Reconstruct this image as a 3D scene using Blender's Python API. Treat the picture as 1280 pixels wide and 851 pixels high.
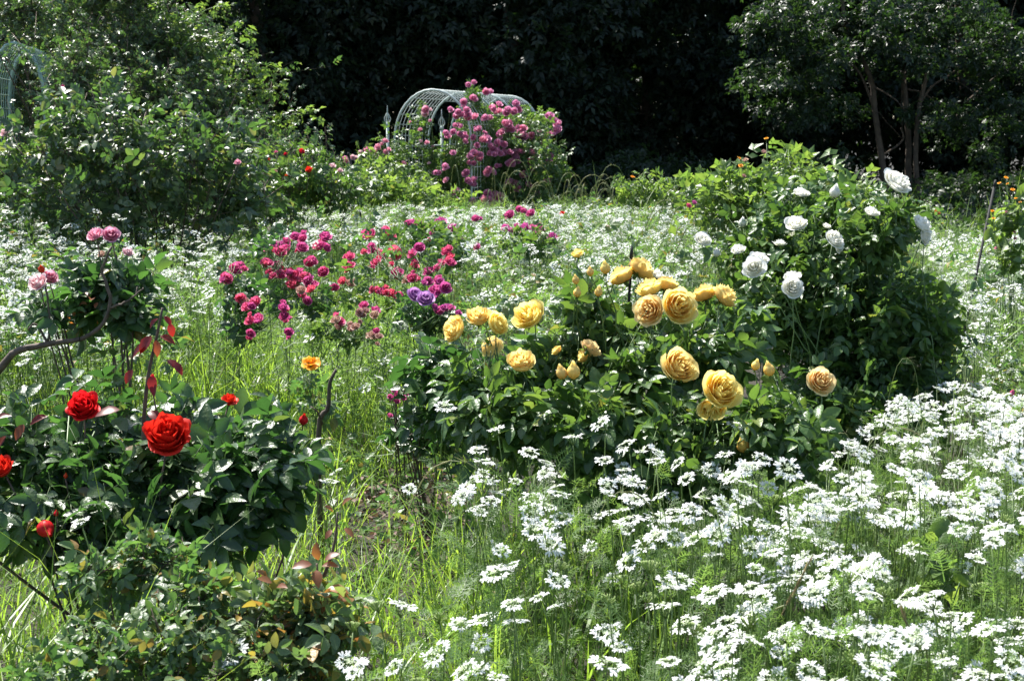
import bpy, math, random
import numpy as np

rng = np.random.default_rng(7)
random.seed(7)
for _o in list(bpy.data.objects):
    bpy.data.objects.remove(_o)
SC = bpy.context.scene
COL = SC.collection
R = math.radians

# ------------------------------------------------------------------ camera, sky, sun, exposure
FPX, HOR, CAMZ = 1700.0, 160.0, 1.5
PITCH = math.atan((425.5 - HOR) / FPX)
cam_d = bpy.data.cameras.new('camera')
cam = bpy.data.objects.new('camera', cam_d)
COL.objects.link(cam)
cam.location = (0, 0, CAMZ)
cam.rotation_euler = (math.pi / 2 - PITCH, 0, 0)
cam_d.sensor_width = 36
cam_d.lens = 36 * FPX / 1280
cam_d.clip_end = 500
cam_d.dof.use_dof = True
cam_d.dof.focus_distance = 4.2
cam_d.dof.aperture_fstop = 13
SC.camera = cam

SUN_EL, SUN_AZ = 58.0, -40.0            # azimuth from +Y (into the scene), negative = left
sun_dir = np.array([math.sin(R(SUN_AZ)) * math.cos(R(SUN_EL)), math.cos(R(SUN_AZ)) * math.cos(R(SUN_EL)), math.sin(R(SUN_EL))])
w = bpy.data.worlds.new('World')
SC.world = w
w.use_nodes = True
nt = w.node_tree
bg = nt.nodes['Background']
sky = nt.nodes.new('ShaderNodeTexSky')
sky.sky_type = 'NISHITA'
sky.sun_disc = False
sky.sun_elevation = R(SUN_EL)
sky.sun_rotation = R(SUN_AZ)
nt.links.new(sky.outputs[0], bg.inputs[0])
bg.inputs[1].default_value = 0.09
sl = bpy.data.lights.new('sun', 'SUN')
sl.energy = 5.0
sl.angle = R(0.5)
sl.color = (1.0, 0.965, 0.90)
so = bpy.data.objects.new('sun', sl)
COL.objects.link(so)
from mathutils import Vector, Matrix
so.rotation_euler = Vector(-sun_dir).to_track_quat('-Z', 'Y').to_euler()
so.location = (0, 0, 20)
SC.view_settings.view_transform = 'Standard'
SC.view_settings.look = 'None'
SC.view_settings.gamma = 1
SC.view_settings.use_curve_mapping = False
SC.view_settings.exposure = 1.42
SC.cycles.max_bounces = 10
SC.cycles.diffuse_bounces = 8
SC.cycles.glossy_bounces = 2
SC.cycles.transmission_bounces = 8
SC.cycles.sample_clamp_indirect = 6
SC.cycles.use_denoising = True

# ------------------------------------------------------------------ helpers: pixels <-> space
CT, ST = math.cos(PITCH), math.sin(PITCH)
def P(px, py, Y):
    """the point at distance Y in front of the camera that the photo shows at (px, py)"""
    a, b = px - 640.0, -(py - 425.5)
    d = np.array([a, FPX * CT + b * ST, -FPX * ST + b * CT])
    return np.array([0, 0, CAMZ]) + d * (Y / d[1])
def G(px, py, z):
    """the point at height z"""
    a, b = px - 640.0, -(py - 425.5)
    d = np.array([a, FPX * CT + b * ST, -FPX * ST + b * CT])
    return np.array([0, 0, CAMZ]) + d * ((z - CAMZ) / d[2])
def proj(p):
    p = np.asarray(p, float)
    x, y, z = p[..., 0], p[..., 1], p[..., 2] - CAMZ
    dep = y * CT - z * ST
    up = y * ST + z * CT
    return 640 + FPX * x / dep, 425.5 - FPX * up / dep
def inpoly(px, py, poly):
    px, py = np.asarray(px), np.asarray(py)
    r = np.zeros(px.shape, bool)
    n = len(poly)
    for i in range(n):
        x0, y0 = poly[i]; x1, y1 = poly[(i + 1) % n]
        c = ((y0 > py) != (y1 > py)) & (px < (x1 - x0) * (py - y0) / (y1 - y0 + 1e-9) + x0)
        r ^= c
    return r
def U(a, b, n=None): return rng.uniform(a, b, n)
def nrm(v):
    v = np.asarray(v, float)
    return v / (np.linalg.norm(v, axis=-1, keepdims=True) + 1e-12)

# ------------------------------------------------------------------ geometry collector
class T:
    """a template: vertices, quads, triangles, one float per vertex, material index per face set"""
    def __init__(s, v, q=(), t=(), a=None, m=0):
        s.v = np.asarray(v, float).reshape(-1, 3)
        s.q = np.asarray(q, int).reshape(-1, 4)
        s.t = np.asarray(t, int).reshape(-1, 3)
        s.a = np.zeros(len(s.v)) if a is None else np.asarray(a, float)
        s.mq = np.full(len(s.q), m); s.mt = np.full(len(s.t), m)
    def moved(s, M=None, loc=(0, 0, 0)):
        v = s.v if M is None else s.v @ np.asarray(M).T
        o = T(v + np.asarray(loc), s.q, s.t, s.a); o.mq = s.mq; o.mt = s.mt
        return o
def join(ts):
    off = 0; v = []; q = []; t = []; a = []; mq = []; mt = []
    for x in ts:
        v.append(x.v); q.append(x.q + off); t.append(x.t + off); a.append(x.a); mq.append(x.mq); mt.append(x.mt)
        off += len(x.v)
    o = T(np.concatenate(v), np.concatenate(q), np.concatenate(t), np.concatenate(a))
    o.mq = np.concatenate(mq); o.mt = np.concatenate(mt)
    return o
def scatter(tm, M, L, m=None):
    """n copies of a template with matrices M (n,3,3) and places L (n,3)"""
    n, N = len(L), len(tm.v)
    v = np.einsum('nij,kj->nki', M, tm.v) + L[:, None, :]
    o = np.arange(n)[:, None, None] * N
    r = T(v.reshape(-1, 3), (tm.q[None] + o).reshape(-1, 4), (tm.t[None] + o).reshape(-1, 3), np.tile(tm.a, n))
    r.mq = np.tile(tm.mq, n); r.mt = np.tile(tm.mt, n)
    if m is not None: r.mq[:] = m; r.mt[:] = m
    return r
def mesh(name, g, mats, smooth=True):
    me = bpy.data.meshes.new(name)
    nq, ntr = len(g.q), len(g.t)
    me.vertices.add(len(g.v)); me.vertices.foreach_set('co', g.v.astype(np.float32).ravel())
    me.loops.add(nq * 4 + ntr * 3)
    me.loops.foreach_set('vertex_index', np.concatenate([g.q.ravel(), g.t.ravel()]).astype(np.int32))
    me.polygons.add(nq + ntr)
    me.polygons.foreach_set('loop_start', np.concatenate([np.arange(nq) * 4, nq * 4 + np.arange(ntr) * 3]).astype(np.int32))
    if not isinstance(mats, (list, tuple)): mats = [mats]
    for m in mats: me.materials.append(m)
    me.polygons.foreach_set('material_index', np.concatenate([g.mq, g.mt]).astype(np.int32))
    me.polygons.foreach_set('use_smooth', np.full(nq + ntr, smooth))
    at = me.attributes.new('grad', 'FLOAT', 'POINT')
    at.data.foreach_set('value', g.a.astype(np.float32))
    me.update(calc_edges=True)
    return me
def obj(name, data, parent=None, loc=(0, 0, 0)):
    o = bpy.data.objects.new(name, data)
    COL.objects.link(o)
    o.location = tuple(float(c) for c in loc)
    if parent is not None: o.parent = parent
    return o
def tag(o, label=None, cat=None, group=None, kind=None):
    if label: o['label'] = label
    if cat: o['category'] = cat
    if group: o['group'] = group
    if kind: o['kind'] = kind
    return o
def thing(name, loc, label, cat, group=None):
    o = obj(name, None, None, loc)
    o.empty_display_size = 0.05
    return tag(o, label, cat, group)
def basis(ax, up):
    """matrices whose local Y runs along ax and local Z leans to up"""
    y = nrm(ax); x = nrm(np.cross(y, up)); z = np.cross(x, y)
    return np.stack([x, y, z], -1)
def zbasis(ax, spin):
    z = nrm(ax); h = np.where(np.abs(z[..., 2:3]) > .95, np.array([1., 0, 0]), np.array([0, 0, 1.]))
    x = nrm(np.cross(h, z)); y = np.cross(z, x)
    c, s = np.cos(spin)[..., None], np.sin(spin)[..., None]
    return np.stack([x * c + y * s, -x * s + y * c, z], -1)
def tube(pts, r0, r1, sides=5, m=0, power=1.0):
    pts = np.asarray(pts, float); n = len(pts)
    d = nrm(np.gradient(pts, axis=0))
    h = np.array([0.3, 0.9, 0.2]) if abs(d[0] @ np.array([0.3, 0.9, 0.2])) < .9 else np.array([1., 0, 0])
    x = nrm(np.cross(d, h)); y = np.cross(d, x)
    f = np.linspace(0, 1, n) ** power
    r = (r0 + (r1 - r0) * f)[:, None, None]
    an = np.arange(sides) * 2 * math.pi / sides
    v = pts[:, None] + r * (np.cos(an)[None, :, None] * x[:, None] + np.sin(an)[None, :, None] * y[:, None])
    q = [[i * sides + k, i * sides + (k + 1) % sides, (i + 1) * sides + (k + 1) % sides, (i + 1) * sides + k] for i in range(n - 1) for k in range(sides)]
    v = np.concatenate([v.reshape(-1, 3), pts[:1], pts[-1:]])
    t = [[(k + 1) % sides, k, n * sides] for k in range(sides)] + [[(n - 1) * sides + k, (n - 1) * sides + (k + 1) % sides, n * sides + 1] for k in range(sides)]
    return T(v, q, t, np.concatenate([np.repeat(f, sides), [0, 1]]), m)
def bez(a, c, b, n=9, wob=0.0):
    t = np.linspace(0, 1, n)[:, None]
    p = (1 - t) ** 2 * a + 2 * t * (1 - t) * c + t * t * b
    if wob: p[1:-1] += rng.normal(0, wob, (n - 2, 3))
    return p
def spline(pts, n=24):
    pts = np.asarray(pts, float); k = len(pts)
    P_ = np.concatenate([2 * pts[:1] - pts[1:2], pts, 2 * pts[-1:] - pts[-2:-1]])
    out = []
    for u in np.linspace(0, k - 1 - 1e-6, n):
        i = int(u); f = u - i; p0, p1, p2, p3 = P_[i:i + 4]
        out.append(.5 * (2 * p1 + (p2 - p0) * f + (2 * p0 - 5 * p1 + 4 * p2 - p3) * f * f + (3 * p1 - p0 - 3 * p2 + p3) * f ** 3))
    return np.array(out)

# ------------------------------------------------------------------ materials
def nodes(name):
    m = bpy.data.materials.new(name); m.use_nodes = True
    return m, m.node_tree.nodes, m.node_tree.links
def ramp(N, stops):
    r = N.new('ShaderNodeValToRGB'); e = r.color_ramp.elements
    while len(e) > 1: e.remove(e[-1])
    e[0].position = stops[0][0]; e[0].color = (*stops[0][1], 1)
    for p, c in stops[1:]:
        x = e.new(p); x.color = (*c, 1)
    return r
def leafy(name, stops, tstops, rough=.4, trans=.38, spec=.5, patch=0.0, vein=True):
    """two-sided leaf: each leaf its own green, light passes through it"""
    m, N, L = nodes(name)
    b = N['Principled BSDF']; out = N['Material Output']
    ge = N.new('ShaderNodeNewGeometry')
    src = ge.outputs['Random Per Island']
    if patch:
        tc = N.new('ShaderNodeTexCoord'); no = N.new('ShaderNodeTexNoise'); no.inputs['Scale'].default_value = 1.1
        L.new(tc.outputs['Object'], no.inputs['Vector'])
        mx = N.new('ShaderNodeMix'); mx.data_type = 'FLOAT'; mx.inputs[0].default_value = patch
        L.new(src, mx.inputs[2]); L.new(no.outputs['Fac'], mx.inputs[3]); src = mx.outputs[0]
    r1 = ramp(N, stops); r2 = ramp(N, tstops)
    L.new(src, r1.inputs[0]); L.new(src, r2.inputs[0])
    col = r1.outputs[0]
    if vein:
        at = N.new('ShaderNodeAttribute'); at.attribute_name = 'grad'
        mc = N.new('ShaderNodeMix'); mc.data_type = 'RGBA'; mc.blend_type = 'MIX'
        sb = N.new('ShaderNodeMath'); sb.operation = 'MULTIPLY'; sb.inputs[1].default_value = .35
        L.new(at.outputs['Fac'], sb.inputs[0]); L.new(sb.outputs[0], mc.inputs[0])
        L.new(col, mc.inputs[6]); mc.inputs[7].default_value = (.16, .24, .07, 1); col = mc.outputs[2]
    L.new(col, b.inputs['Base Color'])
    if vein:                                        # puckered leaf surface
        tb = N.new('ShaderNodeTexCoord'); nb_ = N.new('ShaderNodeTexNoise'); nb_.inputs['Scale'].default_value = 130; nb_.inputs['Detail'].default_value = 2
        L.new(tb.outputs['Object'], nb_.inputs['Vector'])
        bu = N.new('ShaderNodeBump'); bu.inputs['Strength'].default_value = .55; bu.inputs['Distance'].default_value = .004
        L.new(nb_.outputs['Fac'], bu.inputs['Height']); L.new(bu.outputs[0], b.inputs['Normal'])
    b.inputs['Roughness'].default_value = rough
    b.inputs['Specular IOR Level'].default_value = spec
    tr = N.new('ShaderNodeBsdfTranslucent'); L.new(r2.outputs[0], tr.inputs[0])
    mi = N.new('ShaderNodeMixShader'); mi.inputs[0].default_value = trans
    L.new(b.outputs[0], mi.inputs[1]); L.new(tr.outputs[0], mi.inputs[2]); L.new(mi.outputs[0], out.inputs[0])
    return m
def petal(name, inner, outer, trans=.35, vary=.12, rough=.55, tcol=None):
    m, N, L = nodes(name)
    b = N['Principled BSDF']; out = N['Material Output']
    at = N.new('ShaderNodeAttribute'); at.attribute_name = 'grad'
    r = ramp(N, [(0.0, inner), (1.0, outer)]); L.new(at.outputs['Fac'], r.inputs[0])
    ge = N.new('ShaderNodeNewGeometry'); oi = N.new('ShaderNodeObjectInfo')
    ad = N.new('ShaderNodeMath'); ad.operation = 'ADD'
    L.new(ge.outputs['Random Per Island'], ad.inputs[0]); L.new(oi.outputs['Random'], ad.inputs[1])
    mr = N.new('ShaderNodeMapRange'); mr.inputs[2].default_value = 2; mr.inputs[3].default_value = 1 - vary; mr.inputs[4].default_value = 1 + vary * .5
    L.new(ad.outputs[0], mr.inputs[0])
    hs = N.new('ShaderNodeHueSaturation'); L.new(r.outputs[0], hs.inputs['Color']); L.new(mr.outputs[0], hs.inputs['Value'])
    h2 = N.new('ShaderNodeMapRange'); h2.inputs[3].default_value = .5 - vary * .07; h2.inputs[4].default_value = .5 + vary * .07
    L.new(oi.outputs['Random'], h2.inputs[0]); L.new(h2.outputs[0], hs.inputs['Hue'])
    L.new(hs.outputs[0], b.inputs['Base Color'])
    b.inputs['Roughness'].default_value = rough
    b.inputs['Specular IOR Level'].default_value = .25
    tr = N.new('ShaderNodeBsdfTranslucent')
    if tcol is None: L.new(hs.outputs[0], tr.inputs[0])
    else: tr.inputs[0].default_value = (*tcol, 1)
    mi = N.new('ShaderNodeMixShader'); mi.inputs[0].default_value = trans
    L.new(b.outputs[0], mi.inputs[1]); L.new(tr.outputs[0], mi.inputs[2]); L.new(mi.outputs[0], out.inputs[0])
    return m
def solid(name, c1, c2, scale=20, rough=.7, bump=.0, metal=0.0):
    m, N, L = nodes(name)
    b = N['Principled BSDF']
    tc = N.new('ShaderNodeTexCoord'); no = N.new('ShaderNodeTexNoise')
    no.inputs['Scale'].default_value = scale; no.inputs['Detail'].default_value = 6
    L.new(tc.outputs['Object'], no.inputs['Vector'])
    r = ramp(N, [(.35, c1), (.68, c2)]); L.new(no.outputs['Fac'], r.inputs[0]); L.new(r.outputs[0], b.inputs['Base Color'])
    b.inputs['Roughness'].default_value = rough; b.inputs['Metallic'].default_value = metal
    if bump:
        bu = N.new('ShaderNodeBump'); bu.inputs['Strength'].default_value = bump; bu.inputs['Distance'].default_value = .01
        L.new(no.outputs['Fac'], bu.inputs['Height']); L.new(bu.outputs[0], b.inputs['Normal'])
    return m

M = {}
M['rose_leaf'] = leafy('rose_leaf', [(0, (.022, .055, .018)), (.55, (.035, .085, .022)), (.97, (.06, .12, .025)), (1, (.14, .15, .03))],
                       [(0, (.10, .23, .03)), (.7, (.21, .37, .05)), (.97, (.27, .42, .06)), (1, (.4, .42, .06))], rough=.38, trans=.30)
M['dark_leaf'] = leafy('dark_leaf', [(0, (.014, .034, .016)), (.6, (.024, .055, .022)), (.95, (.05, .09, .028)), (.98, (.05, .09, .028)), (1, (.10, .05, .03))],
                       [(0, (.06, .17, .03)), (.8, (.13, .32, .05)), (.97, (.16, .36, .05)), (1, (.3, .25, .05))], rough=.36, trans=.27)
M['small_leaf'] = leafy('small_leaf', [(0, (.05, .085, .045)), (.6, (.08, .13, .06)), (.9, (.12, .17, .06)), (.97, (.25, .16, .03)), (1, (.2, .09, .03))],
                        [(0, (.1, .25, .05)), (.8, (.2, .38, .06)), (1, (.4, .3, .05))], rough=.42, trans=.34)
M['yellowing_leaf'] = leafy('yellowing_leaf', [(0, (.06, .10, .05)), (.6, (.11, .16, .08)), (.84, (.15, .19, .06)), (.93, (.35, .24, .04)), (1, (.22, .08, .04))],
                            [(0, (.14, .27, .06)), (.7, (.25, .42, .09)), (.92, (.55, .42, .06)), (1, (.4, .12, .04))], rough=.45, trans=.36)
M['red_leaf'] = leafy('red_leaf', [(0, (.08, .012, .015)), (.5, (.14, .018, .015)), (.8, (.12, .04, .02)), (1, (.28, .08, .02))],
                      [(0, (.30, .015, .012)), (.6, (.5, .03, .02)), (1, (.6, .2, .03))], rough=.35, trans=.42, vein=False)
M['copper_leaf'] = leafy('copper_leaf', [(0, (.16, .05, .03)), (.5, (.2, .08, .04)), (1, (.35, .16, .04))],
                         [(0, (.45, .12, .03)), (1, (.7, .35, .06))], rough=.4, trans=.4, vein=False)
M['shrub_leaf'] = leafy('shrub_leaf', [(0, (.05, .08, .045)), (.6, (.085, .12, .06)), (.95, (.13, .17, .08)), (1, (.16, .14, .06))],
                        [(0, (.08, .18, .03)), (.8, (.16, .34, .05)), (1, (.35, .38, .08))], rough=.36, trans=.3, vein=False)
M['bright_leaf'] = leafy('bright_leaf', [(0, (.04, .078, .022)), (.6, (.06, .115, .028)), (1, (.11, .16, .04))],
                         [(0, (.16, .31, .04)), (1, (.34, .48, .07))], rough=.38, trans=.42)
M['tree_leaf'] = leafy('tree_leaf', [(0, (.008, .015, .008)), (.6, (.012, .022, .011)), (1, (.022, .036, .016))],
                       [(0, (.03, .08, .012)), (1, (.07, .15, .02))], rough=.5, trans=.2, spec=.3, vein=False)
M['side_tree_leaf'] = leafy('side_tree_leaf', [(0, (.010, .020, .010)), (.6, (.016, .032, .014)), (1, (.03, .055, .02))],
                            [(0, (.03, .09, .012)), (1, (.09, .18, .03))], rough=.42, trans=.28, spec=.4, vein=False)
M['grass'] = leafy('grass', [(0, (.07, .14, .02)), (.6, (.12, .22, .03)), (.9, (.17, .25, .045)), (1, (.3, .26, .11))],
                   [(0, (.28, .5, .04)), (.8, (.48, .68, .08)), (1, (.5, .45, .16))], rough=.42, trans=.45, patch=.4, vein=False)
M['seed_grass'] = leafy('seed_grass', [(0, (.10, .15, .05)), (.6, (.2, .24, .1)), (1, (.35, .33, .18))],
                        [(0, (.3, .4, .12)), (1, (.55, .52, .26))], rough=.5, trans=.4, vein=False)
M['lace_leaf'] = leafy('lace_leaf', [(0, (.04, .085, .022)), (.6, (.07, .135, .03)), (1, (.15, .22, .05))],
                       [(0, (.14, .32, .05)), (1, (.38, .55, .11))], rough=.5, trans=.42, patch=.4, vein=False)
M['lace_stem'] = leafy('lace_stem', [(0, (.09, .15, .05)), (1, (.16, .23, .07))], [(0, (.2, .35, .08)), (1, (.4, .5, .12))], rough=.5, trans=.25, vein=False)
M['seed_head'] = leafy('seed_head', [(0, (.2, .3, .08)), (1, (.38, .45, .18))], [(0, (.35, .5, .1)), (1, (.5, .6, .2))], rough=.6, trans=.35, vein=False)
M['green_stem'] = solid('green_stem', (.05, .10, .025), (.09, .15, .04), 30, .5)
M['brown_stem'] = solid('brown_stem', (.05, .035, .025), (.12, .085, .06), 40, .75, .4)
M['bark'] = solid('bark', (.05, .035, .024), (.10, .075, .05), 9, .9, .6)
M['steel'] = solid('pale_painted_steel', (.40, .47, .43), (.52, .57, .53), 14, .5)
M['green_steel'] = solid('pale_green_painted_steel', (.24, .36, .30), (.34, .45, .38), 9, .5)
M['black_steel'] = solid('black_coated_steel', (.010, .010, .010), (.016, .016, .016), 30, .8)
M['white_petal'] = petal('lace_white_petal', (.50, .60, .32), (.81, .82, .80), trans=.35, vary=.10, rough=.6)
M['yellow'] = petal('yellow_rose_petal', (.94, .64, .13), (.95, .83, .33), trans=.54, vary=.12)
M['apricot'] = petal('apricot_rose_petal', (.92, .60, .19), (.94, .80, .42), trans=.46, vary=.14)
M['orange'] = petal('orange_petal', (.80, .30, .02), (.88, .42, .03), trans=.38, vary=.12)
M['red'] = petal('red_rose_petal', (.60, .008, .01), (.80, .025, .02), trans=.42, vary=.14, rough=.5)
M['scarlet'] = petal('scarlet_rose_petal', (.55, .02, .01), (.75, .05, .015), trans=.35, vary=.14, rough=.5)
M['white'] = petal('white_rose_petal', (.84, .82, .66), (.88, .88, .85), trans=.44, vary=.06)
M['crimson'] = petal('crimson_rose_petal', (.55, .035, .16), (.82, .16, .34), trans=.42, vary=.35)
M['magenta'] = petal('magenta_rose_petal', (.48, .04, .24), (.70, .16, .42), trans=.34, vary=.25)
M['lavender'] = petal('lavender_rose_petal', (.42, .14, .42), (.62, .36, .68), trans=.34, vary=.2)
M['pink'] = petal('pink_rose_petal', (.72, .16, .30), (.82, .46, .56), trans=.36, vary=.12)
M['pale_pink'] = petal('pale_pink_rose_petal', (.75, .38, .42), (.85, .66, .68), trans=.36, vary=.12)
M['arch_pink'] = petal('climbing_pink_petal', (.68, .12, .32), (.86, .41, .58), trans=.36, vary=.25)
M['faded'] = petal('faded_petal', (.45, .2, .14), (.6, .4, .34), trans=.3, vary=.3)
M['litter'] = leafy('litter', [(0, (.07, .035, .03)), (.5, (.14, .075, .06)), (.85, (.22, .13, .11)), (1, (.14, .17, .05))],
                    [(0, (.12, .05, .04)), (1, (.25, .18, .08))], rough=.7, trans=.15, vein=False)

# ------------------------------------------------------------------ leaf and flower templates
def leaflet(width=.56, fold=.16, droop=.18, hi=True):
    if hi:
        ys = [.0, .18, .45, .72, .9, 1.0]; ws = [0, .62, 1.0, .78, .36, 0]
    else:
        ys = [0, .42, 1.0]; ws = [0, 1, 0]
    v = []; a = []
    for y, w_ in zip(ys, ws):
        z = -droop * y * y
        h = w_ * width / 2
        if w_ == 0: v.append((0, y, z)); a.append(.8)
        else:
            v += [(-h, y, z + fold * w_ * .8), (0, y, z), (h, y, z + fold * w_ * .8)]; a += [0, .8, 0]
    q = []; n = len(ys) - 2
    for i in range(n - 1):
        o = 1 + i * 3
        q += [(o, o + 1, o + 4, o + 3), (o + 1, o + 2, o + 5, o + 4)]
    e = 1 + (n - 1) * 3; tip = e + 3
    t = [(0, 2, 1), (0, 3, 2), (e, e + 1, tip), (e + 1, e + 2, tip)]
    return T(v, q, t, a)
def rotz(a): c, s = math.cos(a), math.sin(a); return np.array([[c, -s, 0], [s, c, 0], [0, 0, 1.]])
def rotx(a): c, s = math.cos(a), math.sin(a); return np.array([[1., 0, 0], [0, c, -s], [0, s, c]])
def roty(a): c, s = math.cos(a), math.sin(a); return np.array([[c, 0, s], [0, 1., 0], [-s, 0, c]])
def compound(n=5, hi=True, seed=0, lw=.6):
    """a rose leaf: a stalk with one end leaflet and pairs behind it, 1 long"""
    r = np.random.default_rng(seed)
    parts = []
    rows = [(.30, .36), (.56, .42)] if n == 5 else [(.5, .42)] if n == 3 else [(.24, .3), (.45, .34), (.64, .36)]
    def put(y, size, az, roll):
        l = leaflet(lw * r.uniform(.9, 1.1), .17 * r.uniform(.3, 1.6), r.uniform(.02, .4), hi)
        m = rotz(az) @ roty(roll) @ rotx(r.uniform(-.35, .1)) * size
        parts.append(l.moved(m, (0, y, -.10 * y * y)))
    put(.60 if n != 7 else .68, .42 * r.uniform(.9, 1.1), r.uniform(-.15, .15), r.uniform(-.2, .2))
    for y, s in rows:
        for sg in (-1, 1):
            put(y, s * r.uniform(.85, 1.1), sg * r.uniform(.9, 1.25), r.uniform(-.35, .35))
    if hi:
        st = tube([(0, 0, 0), (0, .33, -.015), (0, .65, -.05)], .009, .006, 3); st.a[:] = .6
        parts.append(st)
    return join(parts)
LEAF5 = [compound(5, True, k) for k in range(5)]
LEAF5L = [compound(5, False, k + 20) for k in range(4)]
LEAF7L = [compound(7, False, k + 40, .55) for k in range(4)]
LEAF3L = [compound(3, False, k + 60) for k in range(4)]
SINGLE = [leaflet(.5, .2, .25, True), leaflet(.6, .1, .4, True)]
SINGLEL = [leaflet(.5, .2, .25, False), leaflet(.6, .12, .1, False)]

def rose_geo(layers, seed, Rr=.5, H=.55, reflex=.3, nu=5, nv=6, ruffle=.05, cup=.6, lip=1.0):
    """a many-petalled bloom of unit width, opening along +Z; layers = petals per ring from the heart outward"""
    r = np.random.default_rng(seed); parts = []
    n = len(layers)
    for i, k in enumerate(layers):
        t = i / max(1, n - 1)
        ph0 = r.uniform(0, 6.28)
        for j in range(k):
            ph = ph0 + j * 2 * math.pi / k + r.normal(0, .14)
            rt = Rr * (.08 + .92 * t ** .85) * r.uniform(.88, 1.08)
            zt = H * (1 - (reflex + .12) * t ** 1.6) * r.uniform(.88, 1.08)
            wid = (math.pi / k) * (1.85 if t > .3 else 1.3) * r.uniform(.9, 1.12)
            u = np.linspace(-1, 1, nu)[None, :]; v = np.linspace(0.0, 1, nv)[:, None]
            shape = np.sin(np.clip(v, 0, 1) * 2.25 + .18) ** .75
            shape = np.where(v > .85, shape * (1 - .18 * u * u), shape)
            vv = v * (1 - .16 * (u * u) ** 1.3 * (v > .5))                     # rounded top edge
            rad = rt * (vv ** cup) * (1 + .16 * np.sin(vv * 3.1)) * (1 - .05 * (1 - t)) + .012 * j % .03
            curl = np.clip(vv - .78, 0, 1) * (lip * t + .1)
            rad = rad + rt * curl * .6
            z = zt * vv ** 1.3 - curl * H * .6 * t
            rf = ruffle * (v ** 2) * np.sin(u * r.uniform(2.5, 5) + r.uniform(0, 6)) * r.uniform(.5, 1.5)
            rad = rad + rf * .7; z = z + rf * .8
            an = ph + u * wid * shape + .25 * (1 - t) * v
            p = np.stack([rad * np.cos(an), rad * np.sin(an), z], -1).reshape(-1, 3)
            q = [(a * nu + b, a * nu + b + 1, (a + 1) * nu + b + 1, (a + 1) * nu + b) for a in range(nv - 1) for b in range(nu - 1)]
            g = np.clip((v * .75 + .25 * t) * np.ones_like(u), 0, 1).ravel()
            parts.append(T(p, q, (), g))
    return join(parts)
def bud_geo(seed):
    r = np.random.default_rng(seed); parts = []
    for i, k in enumerate((3, 4, 5)):
        for j in range(k):
            ph = j * 6.283 / k + i
            u = np.linspace(-1, 1, 5)[None, :]; v = np.linspace(0, 1, 6)[:, None]
            rad = (.14 + .1 * i) * np.sin(np.clip(v * 2.6 + .25, 0, 3.0)) ** .8 + .02
            an = ph + u * 1.1 + v * .6
            z = (1.0 - .12 * i) * v * (1 - .12 * u * u)
            p = np.stack([rad * np.cos(an), rad * np.sin(an), z], -1).reshape(-1, 3)
            q = [(a * 5 + b, a * 5 + b + 1, a * 5 + b + 6, a * 5 + b + 5) for a in range(5) for b in range(4)]
            parts.append(T(p, q, (), (v * np.ones_like(u)).ravel()))
    return join(parts)
def calyx_geo(seed=0, w_=.5):
    r = np.random.default_rng(seed); parts = []
    hip = tube([(0, 0, -.22), (0, 0, -.16), (0, 0, -.05), (0, 0, .02)], .05, .10, 7); parts.append(hip)
    l = leaflet(.3, .1, .3)
    for j in range(5):
        parts.append(l.moved(rotz(j * 1.2566) @ rotx(r.uniform(.0, .5)) * w_, (0, 0, 0)))
    return join(parts)
BLOOM = {}
def make_blooms(kind, mat, specs, cw=.42):
    cal = mesh(kind + '_calyx', calyx_geo(3, cw), M['bright_leaf'])
    gs_ = [rose_geo(*a, **k) for a, k in specs]
    BLOOM[kind] = ([mesh(kind + '_bloom', g_, M[mat]) for g_ in gs_], cal, gs_, mat)
full = dict(Rr=.5, H=.56, reflex=.34, ruffle=.035)
make_blooms('yellow', 'yellow', [(([3, 5, 7, 8, 8, 7, 6], s), dict(full, H=.62 + .05 * (s % 3), cup=.42, reflex=.2, lip=.9, nu=7, nv=7, ruffle=.03)) for s in (1, 2, 3, 4)])
make_blooms('apricot', 'apricot', [(([3, 5, 6, 8, 7, 6], s), dict(full, ruffle=.045, H=.58, cup=.45, reflex=.25, nu=7, nv=7)) for s in (5, 6, 7)])
make_blooms('orange', 'orange', [(([4, 5, 6], 8), dict(Rr=.5, H=.36, reflex=.5, ruffle=.06))])
make_blooms('red', 'red', [(([3, 3, 4, 5, 5, 5], s), dict(Rr=.46, H=.82, reflex=.24, ruffle=.085, cup=.42, nu=10, nv=9, lip=1.3)) for s in (9, 10, 11)])
make_blooms('scarlet', 'scarlet', [(([3, 4, 5, 6], 12), dict(Rr=.46, H=.55, reflex=.4, ruffle=.05))])
make_blooms('white', 'white', [(([3, 5, 6, 7, 6], s), dict(full, H=.54, ruffle=.045, cup=.44, reflex=.28, nu=6, nv=7)) for s in (13, 14, 15)])
small = dict(Rr=.48, H=.74, reflex=.28, ruffle=.05, nu=5, nv=6, cup=.4)
for kd in ('crimson', 'magenta', 'lavender', 'pink', 'pale_pink', 'arch_pink', 'faded'):
    make_blooms(kd, kd, [(([3, 5, 6, 6], s), dict(small)) for s in (16, 17, 18)])
BUD = {k: mesh(k + '_bud', bud_geo(5), M[k]) for k in ('yellow', 'red', 'white', 'crimson', 'scarlet', 'orange', 'faded')}
BUDCAL = mesh('bud_calyx', calyx_geo(4, .5), M['bright_leaf'])

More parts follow.
